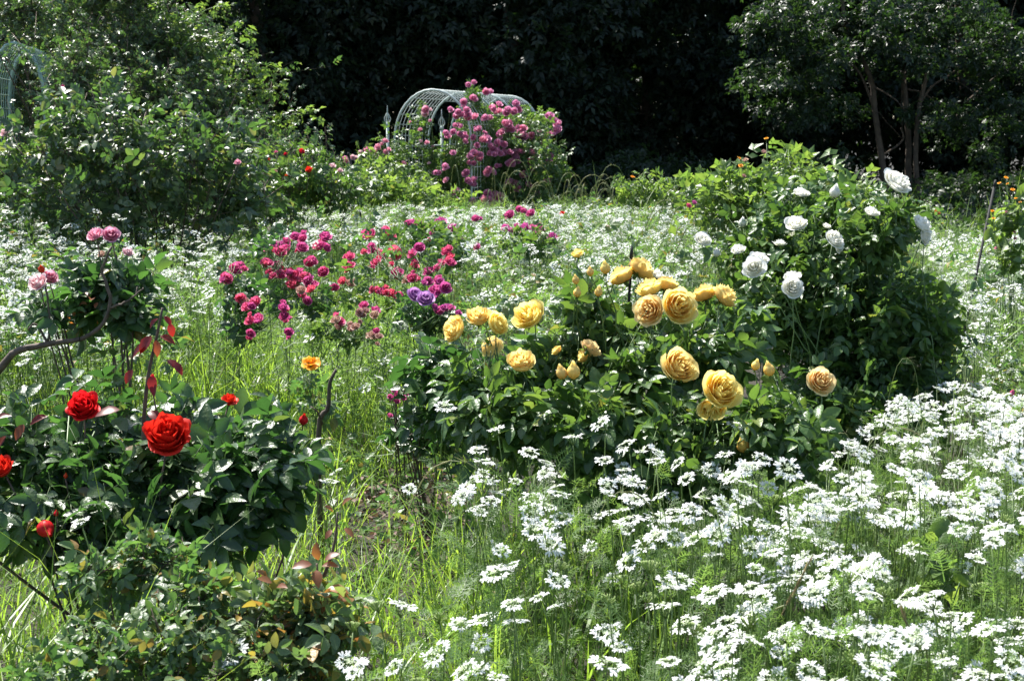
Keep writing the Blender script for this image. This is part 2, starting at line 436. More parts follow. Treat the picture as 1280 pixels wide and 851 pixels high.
def add_bloom(parent, base, kind, pos, size, axis=None, bud=False, label=None, calyx=True):
    if axis is None: axis = np.array([U(-.5, .5), -U(.1, .8), U(.6, 1)])
    axis = nrm(axis)
    q = Vector((0, 0, 1)).rotation_difference(Vector(axis)) @ Matrix.Rotation(U(0, 6.28), 3, 'Z').to_quaternion()
    me = BUD[kind] if bud else random.choice(BLOOM[kind][0])
    o = obj('bud' if bud else 'rose_bloom', me, parent, pos - base - axis * size * .25)
    o.rotation_euler = q.to_euler()
    s = size * (.87 if not bud else 1.1)
    o.scale = (s, s, s)
    if label: o['label'] = label
    if calyx:
        obj('calyx', BUDCAL if bud else BLOOM[kind][1], o, (0, 0, .0))
    return o

# ------------------------------------------------------------------ bushes
def in_lobe(n, c, r, shell=.45):
    d = nrm(rng.normal(size=(n, 3)))
    rad = (shell + (1 - shell) * rng.random(n)) ** .8
    return np.asarray(c) + d * np.asarray(r) * rad[:, None], d
def twig_leaves(starts, dirs, lens, per, tms, size, up=(0, 0, 1), spread=.9, rough=.55, droop=.15, clear=()):
    """leaves set alternately along twigs; returns leaf geometry and twig geometry"""
    n = len(starts)
    k = np.tile(np.arange(per), n); i = np.repeat(np.arange(n), per)
    f = (k + .6 + rng.normal(0, .15, len(k))) / per
    szf = rng.lognormal(-.06, .28, len(k))
    pos = starts[i] + dirs[i] * (lens[i] * f)[:, None]
    side = nrm(np.cross(dirs[i], rng.normal(size=(len(i), 3))))
    ax = nrm(dirs[i] * (.35 + .4 * (k == per - 1))[:, None] + side * spread + np.array([0, 0, -droop]))
    nz = nrm(np.asarray(up) + rng.normal(0, rough, (len(i), 3)))
    sz = U(size[0], size[1], len(i)) * np.clip(szf, .45, 1.2)
    if len(clear):                                   # leaves make room in front of the open blooms
        mid = pos + ax * sz[:, None] * .55; keep = np.ones(len(i), bool)
        for c, s_ in clear:
            v = np.array([0, 0, CAMZ]) - c; L_ = np.linalg.norm(v); v = v / L_
            big = s_ > .055 and L_ < 6
            s = np.clip((mid - c) @ v, -.2 * s_, .45 if big else .32)
            keep &= np.linalg.norm(mid - c - s[:, None] * v, axis=1) > (.5 * s_ + sz * .40 if big else .5 * s_ + sz * .3)
        i, pos, ax, nz, sz = i[keep], pos[keep], ax[keep], nz[keep], sz[keep]
    B = basis(ax, nz) * sz[:, None, None]
    pick = rng.integers(0, len(tms), len(i))
    gs = [scatter(t, B[pick == j], pos[pick == j]) for j, t in enumerate(tms) if (pick == j).any()]
    return join(gs)
TWIG = tube([(0, 0, 0), (0, .5, .03), (0, 1, 0)], .5, .3, 3)
def twig_geo(starts, dirs, lens, r):
    B = basis(dirs, np.tile([[.1, .2, 1.]], (len(starts), 1)))
    Bs = B * np.stack([np.full(len(lens), r * 2), lens, np.full(len(lens), r * 2)], -1)[:, None, :]
    return scatter(TWIG, Bs, starts)

def bush(name, label, cat, base, lobes, tms, size, mat, blooms=(), canes=6, per=5, tl=(.12, .3), group=None, stem='green_stem',
         cane_r=.005, trim=None, twig_r=.0016, updir=.5, rough=.8, cane_mat=None, extra=None, spread=.9, droop=.15, shell=.45, foot=.08, dense=1.0):
    """base: ground point; lobes: (centre, radii, twigs); blooms: (kind, point, size, axis, bud, label)"""
    base = np.array([base[0], base[1], 0.0])
    t = thing(name, base, label, cat, group)
    gl = []; gt = []
    for c, r, n in lobes:
        c = np.asarray(c, float); r = np.asarray(r, float)
        r = np.maximum(r - (.25 * (tl[0] + tl[1]) / 2 + .45 * (size[0] + size[1]) / 2), .3 * r)
        p, d = in_lobe(max(3, int(n * .52 * dense)), c, r, shell)
        if trim is not None: keep = trim(p); p, d = p[keep], d[keep]
        hump = 1 + .22 * np.sin(d[:, 0] * 5 + U(0, 6)) * np.sin(d[:, 2] * 5 + U(0, 6)) + .16 * np.sin(d[:, 1] * 9 + d[:, 2] * 7 + U(0, 6)) + np.where(rng.random(len(p)) < .13, U(0, .55, len(p)), 0)
        p = c + (p - c) * hump[:, None]
        p[:, 2] = np.maximum(p[:, 2], .05)
        dd = nrm(d * .7 + np.array([0, 0, updir]) + rng.normal(0, .5, p.shape))
        ln = U(tl[0], tl[1], len(p))
        st = p - dd * (ln * .6)[:, None]
        st[:, 2] = np.maximum(st[:, 2], .03)
        gl.append(twig_leaves(st, dd, ln, per, tms, size, rough=rough, spread=spread, droop=droop, clear=[(b[1], b[2]) for b in blooms]))
        gt.append(twig_geo(st, dd, ln, twig_r))
    fol = join(gl); tw = join(gt); tw.mq[:] = 1; tw.mt[:] = 1
    fol = join([fol, tw])
    fol.v -= base
    obj('foliage', mesh(name + '_foliage', fol, [M[mat], M[stem]]), t)
    ends = []
    for c, r, n in lobes:
        for _ in range(max(1, int(canes / len(lobes)))):
            p, d = in_lobe(1, c, np.asarray(r) * .75, .3); ends.append((p[0], cane_r, None))
    for b in blooms:
        ends.append((b[1] - nrm(b[3] if b[3] is not None else (0, -.2, 1)) * b[2] * .2, cane_r * .7, b[3]))
    for k, (e, cr, ax) in enumerate(ends):
        f = base + np.array([U(-foot, foot), U(-foot, foot), -.02])
        if ax is not None and len(lobes):
            j = min(range(len(lobes)), key=lambda q: np.linalg.norm((np.asarray(lobes[q][0]) - e)[:2]))
            f = np.array([f[0] * .35 + lobes[j][0][0] * .65 + U(-.05, .05), f[1] * .35 + lobes[j][0][1] * .65, .03])
            if len(blooms) > 9:                       # side shoots: they leave the bush, not the ground
                lc, lr = np.asarray(lobes[j][0]), np.asarray(lobes[j][1])
                f = lc + np.array([U(-.5, .5), U(-.5, .5), -.6]) * lr
        mid = np.array([f[0] * .45 + e[0] * .55, f[1] * .45 + e[1] * .55, e[2] * .55 + f[2] * .45]) + np.array([U(-.04, .04), U(-.04, .04), 0])
        pts = bez(f, mid, e, 9, .004) - base
        obj('cane', mesh(name + '_cane', tube(pts, cr, cr * .5, 6), M[cane_mat or stem]), t)
    if len(blooms) > 95:                             # past a hundred: the smallest ones become one mass of petals
        blooms = sorted(blooms, key=lambda b: -b[2]); more = blooms[95:]; blooms = blooms[:95]
        A = np.array([nrm(b[3] if b[3] is not None else (0, -.5, .8)) for b in more]); S = np.array([b[2] * .87 for b in more])
        L_ = np.array([b[1] for b in more]) - base - A * S[:, None] * .25
        g_ = scatter(BLOOM[more[0][0]][2][0], zbasis(A, U(0, 6, len(S))) * S[:, None, None], L_)
        tag(obj('small_blooms', mesh(name + '_small_blooms', g_, M[BLOOM[more[0][0]][3]]), t), kind='stuff')
    for b in blooms:
        kind, pos, sz, ax = b[:4]
        add_bloom(t, base, kind, pos, sz, ax, bud=(len(b) > 4 and b[4]), label=(b[5] if len(b) > 5 else None), calyx=sz > .028)
    return t
def px_size(d, Y): return d / FPX * Y

# ------------------------------------------------------------------ the ground
def ground():
    n = 120
    xs = np.linspace(-1, 1, n); xs = np.sign(xs) * np.abs(xs) ** 2.2 * 120
    ys = np.linspace(0, 1, n) ** 2 * 200 - 8
    X, Y = np.meshgrid(xs, ys)
    Z = .015 * np.sin(X * 3.1 + Y) + .012 * np.sin(Y * 4.3 - X * 1.7) - .02
    v = np.stack([X, Y, Z], -1).reshape(-1, 3)
    i = np.arange(n - 1)[:, None] * n + np.arange(n - 1)[None, :]
    q = np.stack([i, i + 1, i + n + 1, i + n], -1).reshape(-1, 4)
    m = solid('garden_soil', (.010, .012, .007), (.036, .027, .018), 6, .95, .8)
    tag(obj('ground', mesh('ground', T(v, q), m)), kind='structure')
ground()

# ------------------------------------------------------------------ the dark trees at the back
def leaf_cloud(centres, radii, n, tms, size, up=(0, 0, 1), flat=.75):
    c = np.repeat(centres, n, 0); r = np.repeat(radii, n)[:, None]
    d = nrm(rng.normal(size=c.shape)) * (rng.random((len(c), 1)) ** .45)
    d[:, 2] *= flat
    p = c + d * r
    ax = nrm(d * np.array([1, 1, .4]) + rng.normal(0, .5, c.shape) + np.array([0, 0, -.3]))
    nz = nrm(np.asarray(up) + rng.normal(0, .55, c.shape))
    B = basis(ax, nz) * U(size[0], size[1], len(c))[:, None, None]
    pick = rng.integers(0, len(tms), len(c))
    return join([scatter(t, B[pick == j], p[pick == j]) for j, t in enumerate(tms) if (pick == j).any()])
SPRIG = [join([leaflet(.45, .1, .2, False).moved(rotz(a) @ rotx(b) * s, (x, y, 0)) for a, b, s, x, y in
         [(0, -.1, .5, 0, .5), (.9, .1, .45, 0, .2), (-.95, -.1, .45, 0, .25), (1.0, 0, .4, 0, .5), (-.9, .2, .4, 0, .52)]]),
         join([leaflet(.5, .1, .3, False).moved(rotz(a) @ rotx(b) * s, (x, y, 0)) for a, b, s, x, y in
         [(0.2, -.3, .55, 0, .45), (.7, .2, .5, 0, .1), (-1.1, -.1, .5, 0, .3), (-.2, .4, .45, 0, .1)]])]

def tree(name, label, cat, stems, clumps, mat, leaf=(.1, .2), per=60, group=None, limb_n=3, bark='bark', tms=None):
    """stems: list of (points, r0, r1); clumps: (centres, radii)"""
    base = np.array([stems[0][0][0][0], stems[0][0][0][1], 0.0])
    t = thing(name, base, label, cat, group)
    for pts, r0, r1 in stems:
        pp = spline(pts, 18); pp[1:-1] += rng.normal(0, r0 * .12, (len(pp) - 2, 3))
        tr = obj('trunk', mesh(name + '_trunk', tube(pp - base, r0, r1, 8), M[bark]), t)
        for k in range(limb_n):
            a = pp[int(U(8, 17))]
            j = int(np.argmin(np.linalg.norm(clumps[0] - a - rng.normal(0, .8, 3), axis=1)))
            e = clumps[0][j]
            lp = bez(a, a * .5 + e * .5 + np.array([0, 0, .15 * np.linalg.norm(e - a)]), e, 8, .015)
            obj('limb', mesh(name + '_limb', tube(lp - base, r1 * .75, r1 * .2, 5), M[bark]), t)
    g = leaf_cloud(clumps[0], clumps[1], per, tms or SPRIG, leaf)
    g.v -= base
    obj('crown', mesh(name + '_crown', g, M[mat]), t)
    return t
def clump_set(c, r, n, rr, shell=.5):
    p, _ = in_lobe(n, c, r, shell)
    p[:, 2] = np.maximum(p[:, 2], .3)
    return p, U(rr[0], rr[1], n)

back = [  # px of trunk, distance, height, crown half-width, label
    (-160, 27.5, 7.2, 3.0, 'dark evergreen tree at the far left end of the dark row'),
    (330, 25.5, 6.8, 2.6, 'very dark tree standing behind the big grey-green climbing shrub'),
    (470, 27.0, 7.4, 2.8, 'dark tree rising behind the left leg of the rose arch'),
    (640, 26.5, 7.0, 2.7, 'dark tree rising right behind the top of the rose arch'),
    (800, 28.5, 7.6, 3.0, 'dark tree with feathery drooping sprays right of the rose arch'),
    (960, 29.5, 7.4, 2.9, 'dark tree filling the gap left of the slender many-stemmed tree'),
    (1190, 29.5, 7.4, 2.9, 'dark tree in the shade behind the slender many-stemmed tree'),
    (1420, 27.5, 7.2, 2.9, 'dark tree at the right end of the dark row'),
    (130, 29.0, 7.5, 3.0, 'dark tree behind the top of the left climbing shrub'),
]
for px, Y, h, cr, lab in back:
    b = P(px, 300, Y); b[2] = 0
    c1, r1 = clump_set(b + [0, 0, h * .52], (cr, cr * .75, h * .52), 75, (.55, 1.0))
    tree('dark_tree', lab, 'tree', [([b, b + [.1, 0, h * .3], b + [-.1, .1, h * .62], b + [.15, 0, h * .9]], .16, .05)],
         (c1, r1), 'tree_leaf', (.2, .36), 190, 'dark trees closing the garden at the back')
# the wood behind them, read as one dark mass
nb = 900
cx = np.stack([U(-34, 34, nb), U(33, 39, nb), U(.2, 9.5, nb)], -1)
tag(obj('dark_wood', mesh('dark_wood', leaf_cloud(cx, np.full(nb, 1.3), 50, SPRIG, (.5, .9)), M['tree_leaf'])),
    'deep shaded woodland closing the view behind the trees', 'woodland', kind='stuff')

# the slender tree at the right
def right_tree():
    Y = 23.5
    def q(px, py, dy=0): return P(px, py, Y + dy)
    b = q(1112, 278); b[2] = 0
    stems = [([b, q(1102, 200), q(1094, 140), q(1086, 92), q(1060, 40), q(1050, -30)], .062, .028),
             ([b + [.35, .2, 0], q(1136, 200, .2), q(1132, 130, .2), q(1130, 80, .2), q(1142, 30, .2), q(1150, -40, .2)], .06, .028),
             ([b + [.5, 0, 0], q(1144, 190), q(1150, 130), q(1163, 80), q(1175, 40), q(1200, -20)], .048, .022),
             ([q(1150, 130), q(1165, 108), q(1190, 92), q(1204, 78)], .022, .01),
             ([q(1208, 128, .4), q(1230, 108, .4), q(1255, 88, .4)], .02, .01),
             ([q(1094, 140), q(1075, 92), q(1055, 78), q(1010, 62)], .025, .01),
             ([q(1102, 196), q(1128, 176), q(1126, 160)], .02, .01)]
    c = []; r = []
    for px, py, wx, wy, n in [(985, 75, 55, 40, 12), (955, 110, 30, 28, 6), (1000, 135, 40, 20, 6), (1080, 30, 120, 40, 20), (1200, 40, 90, 45, 15), (1240, 130, 60, 60, 14),
                              (1180, 155, 40, 25, 6), (1060, 105, 40, 30, 7), (1120, -30, 160, 40, 22), (960, 35, 35, 25, 6), (1010, 10, 60, 30, 8), (1120, 60, 70, 25, 8), (1275, 90, 40, 60, 8)]:
        for _ in range(n):
            p = P(px + rng.normal(0, wx * .55), py + rng.normal(0, wy * .55), Y + rng.normal(0, .7)); c.append(p); r.append(U(.18, .38))
    tree('slender_tree', 'slender tree with several bare leaning stems and leaf tips catching the sun', 'tree', stems, (np.array(c), np.array(r)),
         'side_tree_leaf', (.12, .22), 62, None, 2)
right_tree()
# low dark shrubs under the trees
for k, (px, py, Y, rx, rz, lab) in enumerate([
    (440, 190, 23.5, .8, .9, 'rounded dark shrub in the shade behind the left side of the rose arch'),
    (775, 200, 24.0, 1.0, .65, 'dim grey-green shrub in the shade right of the rose arch'),
    (860, 205, 24.5, .9, .55, 'low dim shrub in the shade between the arch and the slender tree'),
    (1010, 195, 22.5, .9, .7, 'dim shrub with reddish new leaves under the slender tree'),
    (1230, 225, 25.0, 1.6, .8, 'dark shrub in the deep shade at the right under the trees')]):
    c = P(px, py, Y); zt = max(.5, c[2])
    cl, rr = clump_set((c[0], c[1], zt * .55), (rx, .7, zt * .55), 45, (.18, .34), .3)
    b = np.array([c[0], c[1], 0])
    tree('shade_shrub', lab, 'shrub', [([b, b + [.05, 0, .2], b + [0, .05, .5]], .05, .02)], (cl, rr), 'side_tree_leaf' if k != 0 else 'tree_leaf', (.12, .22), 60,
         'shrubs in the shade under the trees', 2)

# undergrowth in the shade under the trees
nu = 420
uc = np.stack([U(-16, 18, nu), U(19.5, 27, nu), U(.02, .3, nu)], -1)
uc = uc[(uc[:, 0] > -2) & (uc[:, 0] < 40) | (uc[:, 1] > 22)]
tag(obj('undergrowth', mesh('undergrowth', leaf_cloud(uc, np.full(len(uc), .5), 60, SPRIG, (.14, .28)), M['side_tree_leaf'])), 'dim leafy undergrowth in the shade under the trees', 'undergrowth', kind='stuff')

# ------------------------------------------------------------------ the rose arches
def arch(label, O, ax_dir, half, straight, rise, stations, bays, mat, posts, mesh_step=.13):
    ax = nrm(np.array([ax_dir[0], ax_dir[1], 0.])); wd = np.array([ax[1], -ax[0], 0.])
    O = np.array([O[0], O[1], 0.])
    t = thing('rose_arch', O, label, 'garden arch', 'rose arches')
    def pt(s, u):
        """s along the tunnel, u 0..1 from the left foot over the top to the right foot"""
        L1 = straight; La = math.pi * (half + rise) / 2; tot = 2 * L1 + La; d = u * tot
        if d < L1: x, z = -half, d
        elif d > L1 + La: x, z = half, tot - d
        else:
            a = math.pi * (1 - (d - L1) / La); x, z = half * math.cos(a), straight + rise * math.sin(a)
        return ax * s + wd * x + np.array([0, 0, z])
    us = np.linspace(0, 1, 41)
    for s in stations:
        obj('hoop', mesh('arch_hoop', tube([pt(s, u) for u in us], .0155, .0155, 8), M[mat]), t)
    tot = 2 * straight + math.pi * (half + rise) / 2
    for s0, s1, u0, u1 in bays:
        g = []
        nu_ = int((u1 - u0) * tot / mesh_step); ns = max(2, int(round((s1 - s0) / mesh_step)))
        for k in range(nu_ + 1):
            u = u0 + (u1 - u0) * k / nu_
            g.append(tube([pt(s0, u), pt(s1, u)], .0045, .0045, 5))
        for k in range(1, ns):
            s = s0 + (s1 - s0) * k / ns
            g.append(tube([pt(s, u) * np.array([1, 1, 1.004]) for u in np.linspace(u0, u1, 31)], .0042, .0042, 5))
        obj('lattice', mesh('arch_lattice', join(g), M[mat]), t)
    for s, x, h in posts:
        b = ax * s + wd * x
        po = obj('post', mesh('arch_post', tube([b + [0, 0, -.05], b + [0, 0, h * .5], b + [0, 0, h]], .02, .02, 8), M[mat]), t)
        f = []
        for k in range(4):
            a = k * math.pi / 2 + .4
            pr = [(0, 0), (.035, .04), (.04, .07), (.03, .1), (0, .15)]
            f.append(tube(spline([b + np.array([math.cos(a) * q, math.sin(a) * q, h + z]) for q, z in pr], 9), .006, .006, 5))
        f.append(tube([b + [0, 0, h + .13], b + [0, 0, h + .19], b + [0, 0, h + .24]], .012, .002, 6))
        f.append(tube([b + [0, 0, h - .02], b + [0, 0, h], b + [0, 0, h + .015]], .03, .024, 8))
        obj('finial', mesh('arch_finial', join(f), M[mat]), po)
    for x in (-half, half):
        for z in (.45, 1.25):
            obj('rail', mesh('arch_rail', tube([ax * stations[0] + wd * x * 1.02 + [0, 0, z], ax * stations[-1] + wd * x * 1.02 + [0, 0, z]], .011, .011, 6), M[mat]), t)
    return t, pt, O
A0 = P(541, 200, 18.0)
archR, ptR, OR = arch('pale painted tubular arch with lattice sides under the pink climbing roses', A0, (1.0, 3.5), .53, 1.34, .65,
                      (0, 1.35, 2.3, 3.6), [(0, 1.35, .1, .9), (1.35, 2.3, .42, .58), (2.3, 3.6, .1, .9)], 'steel',
                      [(-.02, -.62, 1.55), (.02, .12, 1.50), (3.2, .75, 1.50)])
A1 = P(26, 200, 11.4)
archL, ptL, OL = arch('pale green lattice arch at the left edge half buried in the climbing shrub', A1, (-.55, 3.0), .215, 1.72, .47,
                      (0, .9, 1.8), [(0, .9, .1, .95), (.9, 1.8, .1, .95)], 'green_steel', [(0, .30, 1.25)], .10)

# ------------------------------------------------------------------ plants round the right arch
def pxbloom(kind, px, py, d, Y, axis=None, bud=False, label=None):
    return (kind, P(px, py, Y), px_size(d, Y), axis, bud, label)
def c6(x, y): return 420 + x / 4, 90 + y / 4
cl = [(662, 66, 8, 1), (750, 100, 9, 1), (687, 130, 9, 1), (640, 150, 9, 1), (578, 192, 8, 1), (610, 205, 9, 3), (652, 190, 9, 1), (660, 225, 11, 3), (740, 232, 9, 2), (815, 195, 10, 3),
      (800, 200, 8, 1), (890, 198, 10, 3), (860, 260, 11, 3), (830, 298, 10, 3), (700, 290, 7, 3), (610, 268, 7, 2), (550, 308, 9, 1), (585, 300, 8, 1), (620, 310, 9, 2), (650, 328, 9, 2), (685, 330, 7, 1),
      (755, 340, 10, 3), (805, 350, 10, 2), (925, 300, 11, 3), (940, 325, 11, 3), (980, 315, 8, 1), (1085, 240, 13, 3), (1068, 312, 9, 1), (1020, 345, 10, 3), (1025, 320, 9, 1), (705, 370, 8, 1),
      (690, 400, 10, 3), (720, 415, 9, 2), (785, 385, 9, 2), (770, 410, 8, 1), (795, 412, 9, 1), (845, 410, 7, 1), (895, 400, 9, 2), (900, 430, 9, 3), (880, 460, 10, 3), (930, 400, 7, 1), (1010, 435, 10, 3),
      (970, 462, 9, 2), (1065, 452, 10, 3), (935, 512, 9, 1), (895, 555, 10, 3), (645, 510, 9, 2), (663, 545, 10, 1), (688, 560, 9, 1), (755, 500, 9, 2), (790, 505, 8, 1), (690, 455, 8, 1), (545, 485, 8, 2),
      (590, 405, 7, 2), (500, 503, 7, 1), (770, 625, 10, 4), (800, 615, 10, 3), (830, 635, 9, 2), (760, 650, 9, 3), (685, 648, 9, 2), (590, 605, 8, 2), (590, 635, 8, 2), (695, 685, 8, 2), (1055, 552, 9, 1),
      (960, 560, 7, 1), (1010, 605, 8, 2), (805, 470, 6, 1), (740, 300, 5, 1), (670, 675, 7, 1)]
bl = []
for x, y, d, k in cl:
    for j in range(k + 1):
        px, py = c6(x, y)
        if j: px += rng.normal(0, d * .42); py += rng.normal(0, d * .35)
        Y = 17.7 + (px - 589) / 86 * 1.5 + U(-.15, .15)
        bl.append(pxbloom('arch_pink', px, py, d * U(.95, 1.15), Y, np.array([U(-.5, .4), U(-1, -.4), U(.2, .9)])))
lob = [((.08, 19.0, .9), (.75, .9, .8), 420), ((.05, 19.2, 1.4), (.65, .7, .5), 260), (P(600, 165, 18.9), (.38, .5, .42), 90), (P(590, 125, 18.6), (.16, .25, .18), 26), (P(660, 170, 20.0), (.36, .5, .35), 70),
       (P(690, 215, 19.6), (.3, .4, .35), 60), (P(682, 150, 20.2), (.2, .3, .12), 16), (P(560, 215, 18), (.3, .3, .5), 90), (P(612, 205, 18.75), (.45, .25, .5), 190), (P(648, 200, 19.5), (.42, .25, .5), 150), (P(590, 235, 18.4), (.45, .25, .35), 110)]
bush('climbing_rose', 'climbing rose covered in bright pink clustered blooms on the arch', 'climbing rose', (-.1, 19.0), lob, LEAF5L, (.10, .15), 'rose_leaf', bl, canes=9, tl=(.12, .28), cane_r=.008, twig_r=.003, dense=2.0)
cl = [(445, 208, 11, 2), (472, 188, 6, 1), (470, 244, 5, 1), (420, 288, 6, 1), (262, 388, 8, 2), (210, 380, 9, 2), (180, 392, 8, 2), (150, 392, 7, 2), (122, 402, 7, 1), (85, 428, 8, 2), (45, 432, 8, 2), (228, 360, 6, 1),
      (250, 345, 7, 2), (340, 455, 7, 1), (205, 420, 6, 1), (212, 472, 6, 1), (455, 355, 7, 2), (425, 345, 5, 1), (485, 372, 4, 1), (490, 505, 7, 1), (500, 585, 7, 2), (550, 540, 9, 1), (10, 465, 8, 2), (465, 455, 5, 1), (370, 250, 4, 1)]
bl = []
for x, y, d, k in cl:
    for j in range(k):
        px, py = c6(x, y)
        if j: px += rng.normal(0, d * .4); py += rng.normal(0, d * .3)
        bl.append(pxbloom('pink' if U(0, 1) < .6 else 'pale_pink', px, py, d, 17.4 + U(-.2, .2), np.array([U(-.5, .4), U(-1, -.4), U(.2, .9)])))
bush('climbing_rose', 'climbing rose with paler pink blooms on the open left side of the arch', 'climbing rose', (-1.5, 17.6),
     [(P(500, 210, 17.6), (.55, .4, .6), 230), (P(525, 150, 17.9), (.14, .2, .28), 28), (P(470, 210, 17.3), (.35, .3, .3), 40), (P(540, 190, 17.7), (.1, .2, .35), 22)], LEAF5L, (.09, .14), 'rose_leaf', bl, canes=8, tl=(.12, .3), cane_r=.008, twig_r=.003)

# ------------------------------------------------------------------ the shrub and roses at the left
def left_shrub():
    lobes = []
    for px, py, Y, rx, ry, rz, n in [(130, 70, 13.0, 1.15, .8, .72, 520), (250, 140, 12.6, .9, .7, .62, 430), (320, 195, 12.2, .75, .6, .42, 300), (60, -30, 13.2, 1.1, .8, .65, 300), (160, 150, 12.2, .95, .6, .65, 400),
                                     (215, 60, 13.0, .65, .5, .5, 260), (375, 215, 12.0, .5, .5, .32, 140), (95, 100, 11.9, .4, .3, .55, 130), (150, -20, 13, .6, .4, .4, 150), (-90, 70, 12.6, .9, .7, .9, 300), (-60, 200, 12.4, .9, .6, .8, 220), (25, 12, 11.6, .42, .3, .3, 90),
                                     (30, 120, 12.6, .5, .3, .8, 140), (300, 230, 11.9, .9, .5, .5, 240), (180, 240, 11.8, 1.0, .5, .6, 240), (20, 60, 11.0, .28, .1, .3, 7), (60, 120, 10.9, .2, .12, .4, 7), (75, 60, 11.0, .2, .12, .3, 8)]:
        lobes.append((P(px, py, Y), (rx, ry, rz), n * 1.5))
    t = bush('climbing_shrub', 'huge mounded grey-green climbing rose shrub without blooms at upper left', 'shrub', (-4.0, 12.8), lobes, LEAF7L, (.06, .105), 'shrub_leaf', (), canes=46, dense=1.25,
             per=7, tl=(.2, .5), stem='brown_stem', cane_r=.009, twig_r=.0025, updir=.25, shell=.25, foot=.6, rough=.8)
    base = np.array([-4.0, 12.8, 0])
    arcs = [([(190, 60), (215, 38), (240, 22), (265, 10), (283, 8)]), ([(205, 40), (240, 45), (262, 62), (275, 78)]), ([(240, 90), (280, 72), (320, 78), (356, 90)]), ([(280, 130), (310, 115), (345, 112)]),
            ([(330, 170), (360, 145), (392, 142)]), ([(60, 20), (65, -10), (78, -40)]), ([(130, 10), (150, -12), (160, -30)]), ([(195, 20), (202, -5), (200, -30)]), ([(230, 110), (255, 60), (300, 40), (318, 52)])]
    for a in arcs:
        pts = spline([P(x, y, 12.6) for x, y in a], 14)
        pts2 = np.concatenate([pts[:1] - np.array([[.2, 0, .3]]), pts])
        s = obj('long_shoot', mesh('shrub_shoot', tube(pts2 - base, .005, .0018, 5), M['bright_leaf']), t)
        d = nrm(np.gradient(pts, axis=0))
        lv = twig_leaves(pts[1:-1] - d[1:-1] * .03, d[1:-1], np.full(12, .1), 3, LEAF5L, (.09, .15))
        lv.v -= base
        obj('shoot_leaves', mesh('shoot_leaves', lv, M['bright_leaf']), s)
left_shrub()
bush('rose_bush', 'broad-leaved rose bush with no open blooms in front of the left climbing shrub', 'rose bush', P(190, 300, 9.6)[:2],
     [(P(180, 190, 9.6), (.75, .5, .5), 170), (P(130, 165, 9.6), (.5, .4, .4), 80), (P(260, 215, 9.6), (.6, .5, .5), 120), (P(220, 262, 9.5), (.75, .4, .45), 110), (P(80, 220, 9.7), (.65, .4, .5), 90), (P(120, 265, 9.5), (.6, .4, .4), 70), (P(310, 235, 9.8), (.45, .4, .4), 60), (P(40, 200, 9.8), (.5, .4, .4), 50)], LEAF5, (.11, .175), 'shrub_leaf',
     [pxbloom('pink', 297, 203, 10, 9.2, None), ], canes=24, dense=.72, tl=(.15, .4), stem='brown_stem', cane_r=.009, twig_r=.003, updir=.6, rough=.8)
bush('rose_bush', 'low bushy rose at the left edge below the green lattice arch', 'rose bush', P(15, 260, 10.2)[:2], [(P(20, 225, 10.2), (.5, .4, .4), 110), (P(-60, 220, 10.2), (.6, .4, .5), 90)], LEAF5L, (.10, .16), 'rose_leaf',
     [pxbloom('pale_pink', 6, 166, 13, 9.8), pxbloom('white', 12, 180, 11, 9.8), pxbloom('crimson', 78, 108, 6, 11)], canes=6, stem='brown_stem', twig_r=.003, cane_r=.006)
bl = [pxbloom('red', 377, 190, 9, 11.2), pxbloom('red', 386, 213, 11, 11.0), pxbloom('crimson', 345, 190, 5, 11.2), pxbloom('red', 357, 193, 6, 11.2), pxbloom('red', 330, 214, 6, 11), pxbloom('red', 358, 220, 5, 11), pxbloom('red', 336, 200, 6, 11.2),
      pxbloom('pale_pink', 416, 207, 9, 11.2), pxbloom('pale_pink', 425, 213, 8, 11.2), pxbloom('faded', 344, 214, 6, 11)]
bush('rose_bush', 'leafy rose bush with a few small dark red blooms beside the climbing shrub', 'rose bush', P(370, 290, 11.2)[:2],
     [(P(365, 215, 11.2), (.42, .4, .32), 120), (P(420, 235, 11.4), (.4, .4, .25), 90), (P(330, 230, 11.0), (.35, .4, .3), 80)], LEAF5L, (.10, .16), 'rose_leaf', bl, canes=8, stem='brown_stem', cane_r=.006, twig_r=.003)
bush('rose_bush', 'bright green leafy bush at the foot of the left side of the arch', 'rose bush', P(450, 290, 14.5)[:2],
     [(P(455, 225, 14.5), (.55, .4, .33), 120), (P(500, 240, 14.2), (.45, .4, .2), 70), (P(545, 245, 15.0), (.4, .3, .2), 40)], LEAF5L, (.12, .18), 'bright_leaf', (), canes=8, cane_r=.006, twig_r=.003)
bush('rose_bush', 'scruffy rose bush with yellowing shoots behind the white flowers right of the arch', 'rose bush', P(800, 290, 13.5)[:2],
     [(P(795, 235, 13.5), (.3, .3, .2), 40), (P(830, 240, 13.5), (.35, .3, .2), 40)], LEAF5L, (.10, .16), 'bright_leaf', [pxbloom('orange', 791, 220, 6, 13.4), pxbloom('scarlet', 702, 266, 9, 12.0), pxbloom('faded', 760, 284, 7, 11)], canes=5, twig_r=.003)

